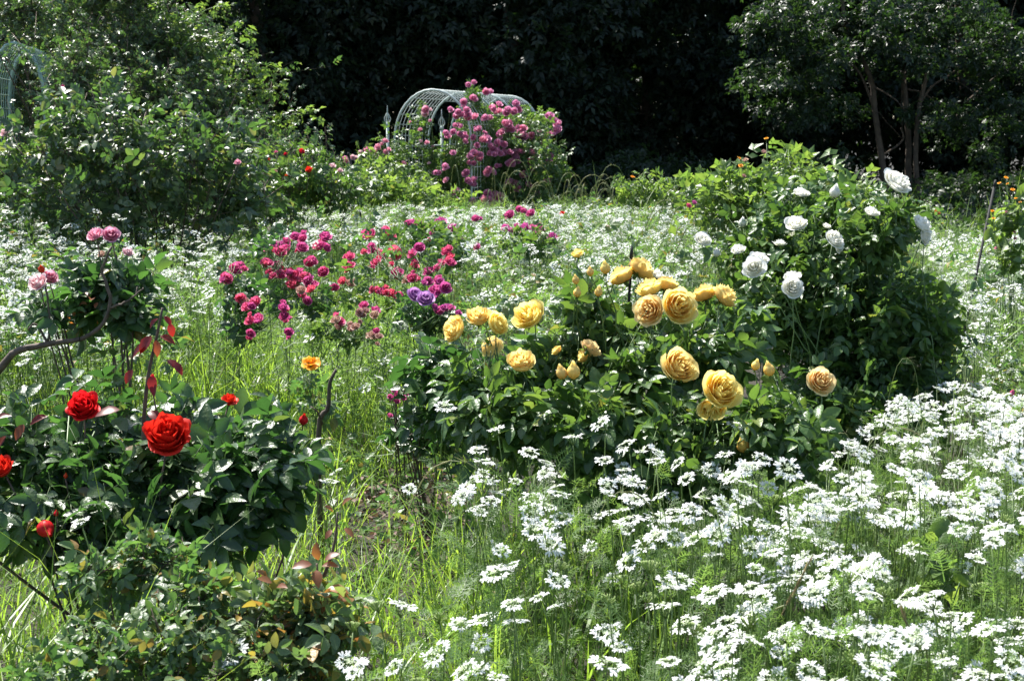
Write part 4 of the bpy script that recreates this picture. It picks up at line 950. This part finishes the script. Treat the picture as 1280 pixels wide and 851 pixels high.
RIGHT = [(430, 830), (520, 740), (560, 640), (590, 560), (660, 540), (760, 560), (860, 560), (940, 560), (1020, 590), (1070, 545), (1110, 500), (1180, 478), (1290, 500), (2300, 500), (2600, 1100), (300, 1100), (300, 860)]
FIELD_R = [(1120, 288), (2100, 284), (2300, 505), (1290, 495), (1210, 480), (1190, 420), (1170, 330)]
FIELD_C = [(560, 262), (700, 256), (1160, 262), (1170, 300), (870, 330), (800, 420), (680, 430), (600, 390), (585, 300)]
FIELD_L = [(-400, 268), (120, 262), (340, 262), (420, 255), (600, 258), (600, 330), (430, 300), (300, 315), (270, 400), (170, 430), (60, 440), (-400, 460)]
GRASSY = [(270, 300), (430, 290), (600, 300), (600, 440), (520, 520), (420, 480), (290, 440), (240, 420)]
def dens_pts(poly, z, zsd, dens, ymax=22.0, skip=None, tex=.0, fine=False):
    pts = np.array([G(x, max(y, 225), z)[:2] for x, y in poly]); x0, y0 = pts.min(0); x1, y1 = pts.max(0)
    y0 = max(y0, 1.35); y1 = min(y1, ymax)
    n = int((x1 - x0) * (y1 - y0) * dens)
    p = np.stack([U(x0, x1, n), U(y0, y1, n)], -1)
    patch = np.sin(p[:, 0] * 2.3 + 1.3 * np.sin(p[:, 1] * 1.7)) * np.sin(p[:, 1] * 2.9 + p[:, 0])
    if fine: patch = .45 * patch + .75 * np.sin(p[:, 0] * 13 + 2 * np.sin(p[:, 1] * 7)) * np.sin(p[:, 1] * 15 + 2 * np.sin(p[:, 0] * 6 + 1))
    keep = rng.random(n) < 1 - tex * (.5 - .5 * patch)
    h = np.clip(z + rng.normal(0, zsd, n) + .04 * patch, .15, 1.0)
    px, py = proj(np.concatenate([p, h[:, None]], 1))
    keep &= inpoly(px, py, poly)
    if skip is not None: keep &= ~skip(px, py)
    return np.concatenate([p, h[:, None]], 1)[keep]
NOWHITE = [(640, 690), (760, 640), (830, 700), (850, 851), (620, 851)]
DARKHOLE = [(1080, 670), (1200, 660), (1230, 720), (1120, 740)]
def thin_near(px, py):
    f = np.clip((px - 430) / 480, .2, 1.0)
    f = np.where((py < 620) & (px < 1000), .42, f)
    f = np.where(inpoly(px, py, NOWHITE), .26, f)
    f = np.where(inpoly(px, py, DARKHOLE), .25, f)
    return rng.random(len(px)) > f
heads = [dens_pts(RIGHT, .655, .07, 610, tex=.95, fine=True, skip=thin_near)]
near_n = len(heads[0])
heads += [dens_pts(FIELD_R, .62, .13, 250, 15, tex=.95), dens_pts(FIELD_C, .62, .13, 235, 17, tex=.95), dens_pts(FIELD_L, .64, .13, 250, 16, tex=.95), dens_pts(GRASSY, .5, .08, 20, tex=.7)]
hp = np.concatenate(heads)
# single heads the photo shows clearly: pixel, distance
single = [(556, 507, 3.7), (605, 770, 2.35), (673, 745, 2.45), (765, 790, 2.3), (292, 815, 2.35), (683, 577, 3.1), (402, 578, 3.7), (420, 588, 3.6), (665, 640, 2.9), (640, 705, 2.6), (505, 755, 2.45), (512, 610, 3.3), (575, 620, 3.1), (620, 535, 3.4), (750, 528, 3.35), (845, 578, 3.2), (490, 832, 2.2), (545, 815, 2.25), (600, 835, 2.2), (715, 545, 3.3), (760, 615, 2.95), (790, 600, 3.0), (1140, 688, 2.7), (35, 441, 4.6), (28, 452, 4.5), (47, 457, 4.5), (395, 575, 3.6), (412, 600, 3.5), (100, 650, 2.5), (780, 555, 3.3), (820, 575, 3.2), (920, 530, 3.45), (1035, 535, 3.4), (860, 648, 2.9), (690, 680, 2.75), (830, 755, 2.4), (910, 775, 2.35)]
sp_ = np.array([P(*s) for s in single]); sp_[:, 2] = np.clip(sp_[:, 2], .25, 1)
hp = np.concatenate([hp, sp_]); nn = len(hp)
hsize = U(.034, .062, nn) * np.where(hp[:, 1] < 5, 1.0, 1.15)
hax = nrm(np.stack([rng.normal(-.1, .38, nn), rng.normal(-.2, .38, nn), np.ones(nn)], -1))
spin = U(0, 6.28, nn)
foot = np.stack([hp[:, 0] + rng.normal(0, .07, nn), hp[:, 1] + np.abs(rng.normal(.02, .08, nn)), np.zeros(nn)], -1)
ppx, ppy = proj(hp)
vis = (ppx > -10) & (ppx < 1290) & (ppy > 0) & (ppy < 870)
px_w = np.where(vis, hsize / hp[:, 1], 0)
px_w[-len(single):] += 1
order = np.argsort(-px_w)
ind = np.zeros(nn, bool); ind[order[:300]] = True
HB = zbasis(hax, spin)
# the first 300 one by one
HM = [mesh('lace_flower_head', h, M['white_petal']) for h in HEAD]
RM = [mesh('lace_flower_rays', h, M['lace_stem']) for h in RAY]
STEMS = []
for k in range(5):
    STEMS.append(mesh('lace_stem', tube(spline([(0, 0, 0), (U(-.05, .05), U(-.05, .05), .4), (U(-.02, .02), U(-.02, .02), .8), (0, 0, 1)], 10), .0022, .0013, 5), M['lace_stem']))
PLACES = [
    ('SINGLE', [(556, 507)], 'lone white lace flower against the dark leaves left below the yellow roses'),
    ('SINGLE', [(292, 815)], 'white lace flower among the yellowing leaves of the small bush at the bottom'),
    ('SINGLE', [(605, 770)], 'broad white lace flower standing clear in the grass near the bottom edge'),
    ('SINGLE', [(765, 790)], 'white lace flower alone above the long green blades at the bottom'),
    ('SINGLE', [(673, 745)], 'white lace flower alone in the green grass above the broad clear one'),
    ('SINGLE', [(1140, 688)], 'bright single white flower beside the low broad-leaved plant'),
    ('SINGLE', [(683, 577)], 'round white lace flower just under the yellow rose bush'),
    ('SINGLE', [(100, 650)], 'half hidden white lace flower beneath the red rose bush'),
    ('POLY', [(0, 400), (120, 400), (120, 480), (0, 480)], 'small white lace flower near the old bent branch at left'),
    ('POLY', [(370, 550), (480, 550), (480, 640), (370, 640)], 'white lace flower beside the red rose bush on the trodden grass'),
    ('POLY', [(430, 560), (610, 560), (610, 720), (430, 720)], 'white lace flower at the edge of the bare leafy soil'),
    ('POLY', [(400, 720), (640, 720), (640, 900), (400, 900)], 'white lace flower in the grass along the bottom edge'),
    ('POLY', [(610, 500), (760, 500), (760, 640), (610, 640)], 'white lace flower beneath the clustered small yellow roses'),
    ('POLY', [(760, 500), (1060, 500), (1060, 600), (760, 600)], 'white lace flower beneath the largest yellow roses'),
    ('POLY', [(600, 640), (760, 640), (760, 900), (600, 900)], 'white lace flower in the thin green patch below the yellow roses'),
    ('POLY', [(760, 600), (900, 600), (900, 730), (760, 730)], 'white lace flower midway down the bank below the yellow roses'),
    ('POLY', [(760, 730), (930, 730), (930, 900), (760, 900)], 'white lace flower beside the long grass at the bottom edge'),
    ('POLY', [(900, 600), (1060, 600), (1060, 730), (900, 730)], 'white lace flower in the dense bank left of the low broad-leaved plant'),
    ('POLY', [(930, 730), (1110, 730), (1110, 900), (930, 900)], 'white lace flower packed around the dry straw-coloured grass stalk'),
    ('POLY', [(1060, 470), (1300, 470), (1300, 640), (1060, 640)], 'white lace flower on the high mound in front of the white rose bush'),
    ('POLY', [(1060, 640), (1300, 640), (1300, 740), (1060, 740)], 'white lace flower around the low broad-leaved plant'),
    ('POLY', [(1110, 730), (1300, 730), (1300, 900), (1110, 900)], 'sunlit white lace flower in the lower right corner'),
]
def place_label(x, y):
    for kd, g, lab in PLACES:
        if kd == 'SINGLE' and abs(g[0][0] - x) < 2 and abs(g[0][1] - y) < 2: return lab
    for kd, g, lab in PLACES:
        if kd == 'POLY' and inpoly(np.array([x]), np.array([y]), g)[0]: return lab
    return 'white lace flower standing apart from the main bank'
for i in np.where(ind)[0]:
    lab = place_label(ppx[i], ppy[i])
    if not lab.startswith(('lone', 'bright', 'round', 'half', 'broad')) and ' alone ' not in lab and 'yellowing leaves' not in lab:
        sz_ = 'broad' if hsize[i] > .054 else 'small' if hsize[i] < .043 else 'mid-sized'
        tl_ = 'tilted' if hax[i][2] < .86 else 'flat-topped' if hax[i][2] > .95 else 'tipped'
        lab = sz_ + ' ' + tl_ + ' ' + lab.replace('sunlit ', '')
    st = bpy.data.objects.new('lace_flower', None); COL.objects.link(st); st.empty_display_size = .02
    st.location = tuple(foot[i]); tag(st, lab, 'flower', 'white lace flowers')
    neck = hp[i] - hax[i] * hsize[i] * .42 - foot[i]
    s = obj('stem', random.choice(STEMS), st)
    ln = np.linalg.norm(neck)
    s.rotation_euler = Vector((0, 0, 1)).rotation_difference(Vector(neck)).to_euler(); s.scale = (1, 1, ln)
    e = Matrix(HB[i].tolist()).to_euler()
    h = obj('flower_head', random.choice(HM), st, hp[i] - foot[i]); h.rotation_euler = e; h.scale = (hsize[i],) * 3
    ry = obj('rays', random.choice(RM), st, hp[i] - foot[i]); ry.rotation_euler = e; ry.scale = (hsize[i],) * 3
# the other ones, too many to count, as one mass
rest = ~ind
gs = []
for lo, tm in ((rest & (hp[:, 1] < 5), HEAD), (rest & (hp[:, 1] >= 5), HEADL)):
    idx = np.where(lo)[0]
    if not len(idx): continue
    pk = rng.integers(0, len(tm), len(idx))
    for j, t_ in enumerate(tm):
        ii = idx[pk == j]
        if len(ii): gs.append(scatter(t_, HB[ii] * hsize[ii][:, None, None], hp[ii], 0))
idx = np.where(rest)[0]
gs.append(scatter(RAYL, HB[idx] * hsize[idx][:, None, None], hp[idx], 1))
dv = hp[idx] - hax[idx] * hsize[idx][:, None] * .42 - foot[idx]; ln = np.linalg.norm(dv, axis=1)
STM = tube([(0, 0, 0), (.05, .5, .0), (0, 1, 0)], 1, .6, 3)
gs.append(scatter(STM, basis(dv, np.tile([[.2, 1., .1]], (len(idx), 1))) * np.stack([np.full(len(idx), .0022), ln, np.full(len(idx), .0022)], -1)[:, None, :], foot[idx], 1))
tag(obj('lace_flower_mass', mesh('lace_flower_mass', join(gs), [M['white_petal'], M['lace_stem']])), 'countless white lace flowers filling the beds into the distance', 'flowers', kind='stuff')
# their fine-cut leaves
def ferny(pts, n_per, size, tms, zlo, zhi, bias=1.0):
    i = np.repeat(np.arange(len(pts)), n_per)
    f = U(zlo, zhi, len(i)) ** bias
    p = np.stack([pts[i, 0] + rng.normal(0, .06, len(i)), pts[i, 1] + rng.normal(.01, .06, len(i)), pts[i, 2] * f], -1)
    ax = nrm(np.stack([rng.normal(0, 1, len(i)), rng.normal(0, 1, len(i)), U(.2, 1.6, len(i))], -1))
    B = basis(ax, np.tile([[0, 0, 1.]], (len(i), 1)) + rng.normal(0, .3, (len(i), 3))) * U(*size, len(i))[:, None, None]
    pk = rng.integers(0, len(tms), len(i))
    return join([scatter(t_, B[pk == j], p[pk == j]) for j, t_ in enumerate(tms) if (pk == j).any()])
nearp = dens_pts(RIGHT, .62, .08, 400, tex=.7, fine=True, skip=lambda a_, b_: inpoly(a_, b_, NOWHITE) & (rng.random(len(a_)) < .6))
fz = ferny(nearp, 7, (.05, .105), FROND, .12, .93, .8)
lowp = dens_pts([(780, 520), (1000, 520), (1120, 480), (1160, 540), (1060, 640), (800, 640)], .4, .08, 160)
fz3 = ferny(lowp, 7, (.08, .16), FROND, .05, .95)
farp = np.concatenate([dens_pts(q_, .56, .07, 50, 17) for q_ in (FIELD_R, FIELD_C, FIELD_L)] + [dens_pts(GRASSY, .42, .06, 45)])
fz2 = ferny(farp, 4, (.14, .28), FRONDL, .3, 1.0)
tag(obj('lace_foliage', mesh('lace_foliage', join([fz, fz2, fz3]), M['lace_leaf'])), 'fine feathery green foliage under the white lace flowers', 'foliage', kind='stuff')
# green seed heads near the front
def seedhead(seed):
    r = np.random.default_rng(seed); parts = []
    for k in range(26):
        a = r.uniform(0, 6.28); ra = .4 * math.sqrt(r.random()); e = np.array([math.sin(a) * ra, math.cos(a) * ra, .0 - .25 * ra]); s = np.array([0, 0, -.5])
        parts.append(tube([s, s * .45 + e * .55, e, e + [math.sin(a) * .05, math.cos(a) * .05, .09]], .012, .03, 4))
    return join(parts)
SH = [mesh('green_seed_head', seedhead(k), M['seed_head']) for k in range(3)]
cand = dens_pts([(440, 720), (640, 640), (1000, 600), (1300, 580), (1300, 870), (440, 870)], .66, .05, 26)
cx_, cy_ = proj(cand); cand = cand[(cx_ > 0) & (cx_ < 1280) & (cy_ < 851)][:55]
for c in cand:
    x, y = proj(c)
    zone = 'in the grass along the bottom edge' if x < 700 else 'among the white flowers below the yellow roses' if x < 960 else 'in the sunlit white flowers at lower right'
    st = bpy.data.objects.new('seed_head', None); COL.objects.link(st); st.location = (c[0], c[1], 0); st.empty_display_size = .02
    tag(st, 'pale green spiky seed head without petals ' + zone, 'seed head', 'green seed heads')
    s = obj('stem', random.choice(STEMS), st); s.scale = (1, 1, c[2] - .015)
    h = obj('head', random.choice(SH), st, (0, 0, c[2])); h.scale = (U(.032, .045),) * 3; h.rotation_euler = (U(-.3, .3), U(-.3, .3), U(0, 6))

# ------------------------------------------------------------------ grass
def blade(seg, bend):
    v = []; q = []; yz = 0
    for k in range(seg + 1):
        f = k / seg; w_ = .5 * (1 - f ** 1.6) * (.55 + .9 * f if f < .5 else 1); x = bend * f * f; z = f * (1 - .35 * bend * f)
        v += [(-w_, x, z), (w_, x, z)]
    for k in range(seg): q.append((2 * k, 2 * k + 1, 2 * k + 3, 2 * k + 2))
    return T(v, q)
BL = [blade(4, .25), blade(4, .5), blade(5, .85), blade(5, 1.2)]
def grass(pts, hs, width):
    n = len(pts); a = U(0, 6.28, n)
    B = np.zeros((n, 3, 3)); lean = rng.normal(0, .18, (n, 2))
    B[:, 0, 0] = np.cos(a) * width; B[:, 1, 0] = np.sin(a) * width
    B[:, 0, 1] = -np.sin(a) * hs; B[:, 1, 1] = np.cos(a) * hs
    B[:, 2, 2] = hs; B[:, 0, 2] = lean[:, 0] * hs; B[:, 1, 2] = lean[:, 1] * hs
    pk = rng.integers(0, len(BL), n)
    return join([scatter(t_, B[pk == j], pts[pk == j]) for j, t_ in enumerate(BL)])
def ground_pts(poly, dens, ymax=14):
    z = .12
    pts = np.array([G(x, max(y, 225), z)[:2] for x, y in poly]); x0, y0 = pts.min(0); x1, y1 = pts.max(0); y1 = min(y1, ymax); y0 = max(y0, 1.5)
    n = int((x1 - x0) * (y1 - y0) * dens); p = np.stack([U(x0, x1, n), U(y0, y1, n), np.zeros(n)], -1)
    px, py = proj(p + [0, 0, z]); return p[inpoly(px, py, poly)]
LITTER = [(445, 590), (520, 560), (590, 590), (590, 640), (540, 690), (470, 680), (430, 640)]
g1 = ground_pts([(-300, 400), (200, 395), (330, 410), (480, 420), (560, 470), (600, 560), (560, 640), (640, 760), (700, 1300), (-500, 1300)], 900)
px, py = proj(g1 + [0, 0, .12]); k = ~inpoly(px, py, LITTER) | (rng.random(len(px)) < .22); g1 = g1[k]
g2 = ground_pts([(200, 400), (520, 400), (560, 480), (430, 520), (150, 520)], 620)
g3 = ground_pts([(560, 640), (860, 640), (900, 1300), (560, 1300)], 300)
gA = grass(g1, np.abs(rng.normal(.2, .08, len(g1))) + .04, U(.004, .009, len(g1)))
gB = grass(g2, np.abs(rng.normal(.42, .12, len(g2))) + .05, U(.006, .011, len(g2)))
gC = grass(g3, np.abs(rng.normal(.42, .12, len(g3))) + .05, U(.008, .014, len(g3)))
lf = ground_pts([(-900, 268), (1100, 268), (1160, 292), (2000, 292), (2300, 420), (-1000, 420)], 60, 20)
gD = grass(lf, np.abs(rng.normal(.38, .12, len(lf))) + .05, U(.006, .012, len(lf)))
g5 = np.stack([U(-1.5, -.78, 520), U(2.0, 3.1, 520), np.zeros(520)], -1)
g6 = np.concatenate([dens_pts(q_, .6, .1, 22, 17, tex=.7) for q_ in (FIELD_R, FIELD_C, FIELD_L)]) * [1, 1, 0]
gD = join([gD, grass(g6, np.abs(rng.normal(.78, .14, len(g6))), U(.006, .01, len(g6)))])
g7 = np.stack([U(-3.2, 7, 1500), U(12.5, 16.5, 1500), np.zeros(1500)], -1)
gD = join([gD, grass(g7, np.abs(rng.normal(.72, .2, 1500)), U(.008, .013, 1500))])
gE = grass(g5, np.abs(rng.normal(.5, .14, 520)) + .1, U(.006, .011, 520))
tag(obj('grass', mesh('grass', join([gA, gB, gC, gD, gE]), M['grass'])), 'lush green grass growing between the roses', 'grass', kind='stuff')
# dry leaves and fallen petals on the bare patch
lp = ground_pts(LITTER, 900); n = len(lp)
lp[:, 2] = U(.005, .10, n)
B = basis(nrm(rng.normal(size=(n, 3)) * [1, 1, .3]), np.array([0, 0, 1.]) + rng.normal(0, .5, (n, 3))) * U(.02, .05, n)[:, None, None]
tag(obj('leaf_litter', mesh('leaf_litter', scatter(SINGLEL[1], B, lp), M['litter'])), 'dry brown and purplish leaves on the bare patch of soil', 'dead leaves', kind='stuff')

# arching seed grasses at the far edge of the bed and a few near the front
def arch_grass(label, base, n, h, reach, group='arching seed grasses', th=.0022, dirs=None, head=.22):
    t = thing('seed_grass', base, label, 'grass tuft', group)
    g = []; gb = []
    for k in range(n):
        a = U(0, 6.28) if dirs is None else dirs[k % len(dirs)] + rng.normal(0, .15)
        hh = h * U(.75, 1.1); rr = reach * U(.6, 1.2); d = np.array([math.cos(a), math.sin(a) * .7, 0])
        pts = spline([d * 0 + rng.normal(0, .02, 3) * [1, 1, 0], d * rr * .12 + [0, 0, hh * .55], d * rr * .4 + [0, 0, hh * .95], d * rr * .75 + [0, 0, hh * .98], d * rr + [0, 0, hh * .78]], 16)
        g.append(tube(pts, th, th * .5, 4))
        hd = tube(spline(pts[-6:], 10), th * 1.6, th * .9, 5); g.append(hd)
        m = 22; ii = rng.integers(9, 16, m)
        B = basis(nrm(np.gradient(pts, axis=0)[ii] * 2 + rng.normal(0, .03, (m, 3))), rng.normal(size=(m, 3))) * np.array([th * 1.2, .035 * head / .22, th])[None, None, :]
        g.append(scatter(SINGLEL[0], B * 1.0, pts[ii]))
    a = U(0, 6.28, n * 3)
    obj('stalks', mesh('seed_grass_stalks', join(g), M['seed_grass']), t)
    bp_ = np.stack([rng.normal(0, .06, n * 3), rng.normal(0, .06, n * 3), np.zeros(n * 3)], -1)
    obj('blades', mesh('seed_grass_blades', grass(bp_, U(.3, .7, n * 3) * h, U(.005, .009, n * 3)), M['grass']), t)
    return t
for px, py, Y, n, h, lab in [(735, 235, 15.0, 9, .95, 'arching seed grass in front of the right foot of the arch'), (775, 240, 14.5, 10, .85, 'arching seed grass just right of the arch in front of the dark shade'), (700, 245, 15, 7, .9, 'arching seed grass at the foot of the bright pink climbing rose'),
                             (830, 240, 14.0, 8, .8, 'arching seed grass beside the scruffy yellowing shoots'), (620, 250, 15.5, 6, .95, 'arching seed grass in front of the climbing rose trunk'), (560, 255, 15.5, 4, .95, 'arching seed grass below the opening of the arch'),
                             (870, 262, 11.0, 9, .85, 'arching seed grass left of the tall green rose bush'), (905, 270, 9.5, 9, .85, 'arching seed grass in front of the tall green rose bush')]:
    b = P(px, py, Y); b[2] = 0
    arch_grass(lab, b, n, h * 1.12, .42, th=.0032)
for px, py, Y, n, h, r_, lab, dr in [(690, 660, 2.75, 2, .84, .34, 'two bowed grass stalks arching over the white flowers below the yellow roses', [0.1, 2.9]), (1010, 590, 3.1, 2, .78, .36, 'pale grass stalk bowing right over the white bank', [.05, .3]), (1090, 540, 3.9, 3, .80, .25, 'green grass stalk arching in front of the dark foot of the white rose bush', [0.2, 2.6]),
                                  (570, 400, 6.0, 7, .75, .3, 'long arching grass between the crimson and the yellow roses', None), (330, 400, 6.0, 7, .6, .3, 'long arching grass behind the leftmost crimson rose', None)]:
    b = P(px, py, Y); b[2] = 0
    arch_grass(lab, b, n, h, r_, 'bowed grass stalks', th=.0011, dirs=dr)
for (x0, y0), (x1, y1), Y, lab in [((960, 800), (1010, 705), 2.45, 'straw-coloured dry grass stalk leaning in the lower right white flowers'), ((1160, 851), (1130, 770), 2.2, 'dry brown stalk at the bottom edge right of the straw-coloured one')]:
    a = P(x0, y0, Y); e = P(x1, y1, Y); b = a * 1.0; b[2] = 0
    t = thing('dry_stalk', b, lab, 'dry stalk', 'dry stalks')
    obj('stalk', mesh('dry_stalk', tube(spline([b, a, a * .5 + e * .5 + [.004, 0, 0], e], 12) - b, .0022, .0016, 5), M['seed_grass']), t)
    B = basis(np.tile(nrm(e - a)[None], (30, 1)) + rng.normal(0, .06, (30, 3)), rng.normal(size=(30, 3))) * np.array([.006, .03, .006])[None, None]
    sp2 = a + (e - a) * U(.3, 1, 30)[:, None] - b
    obj('ear', mesh('dry_ear', scatter(SINGLEL[0], B, sp2), solid('straw', (.35, .24, .1), (.5, .38, .2), 40, .8)), t)
# weeds and shade leaves low in the bed, each plot one mass of cover
wp = ground_pts([(-300, 420), (250, 430), (600, 560), (640, 1200), (-500, 1200)], 26); n = len(wp)
wp[:, 2] = U(.03, .16, n)
lv = twig_leaves(wp, nrm(rng.normal(size=(n, 3)) + [0, 0, .6]), U(.05, .12, n), 4, LEAF3L, (.05, .09))
wp2 = ground_pts([(420, 540), (640, 560), (620, 700), (430, 700)], 60); wp2[:, 2] = U(.04, .2, len(wp2))
lv2 = twig_leaves(wp2, nrm(rng.normal(size=(len(wp2), 3)) + [0, 0, .6]), U(.05, .12, len(wp2)), 4, SINGLEL, (.03, .06))
# leafy shoots and taller grasses standing up out of the far beds
wp3 = np.concatenate([dens_pts(q_, .7, .12, d_, 17, tex=.8) for q_, d_ in ((FIELD_R, 9), (FIELD_C, 11), (FIELD_L, 9))])
i3 = np.repeat(np.arange(len(wp3)), 4); st3 = wp3[i3] * [1, 1, 0] + np.stack([rng.normal(0, .1, len(i3)), rng.normal(0, .1, len(i3)), U(.45, 1.0, len(i3)) * wp3[i3, 2]], -1)
lv3 = twig_leaves(st3, nrm(rng.normal(size=(len(i3), 3)) * .5 + [0, 0, 1]), U(.1, .22, len(i3)), 5, LEAF5L, (.06, .12))
tag(obj('weeds', mesh('weeds', join([lv, lv2, lv3]), M['small_leaf'])), 'low leafy weeds between the grass blades', 'weeds', kind='stuff')
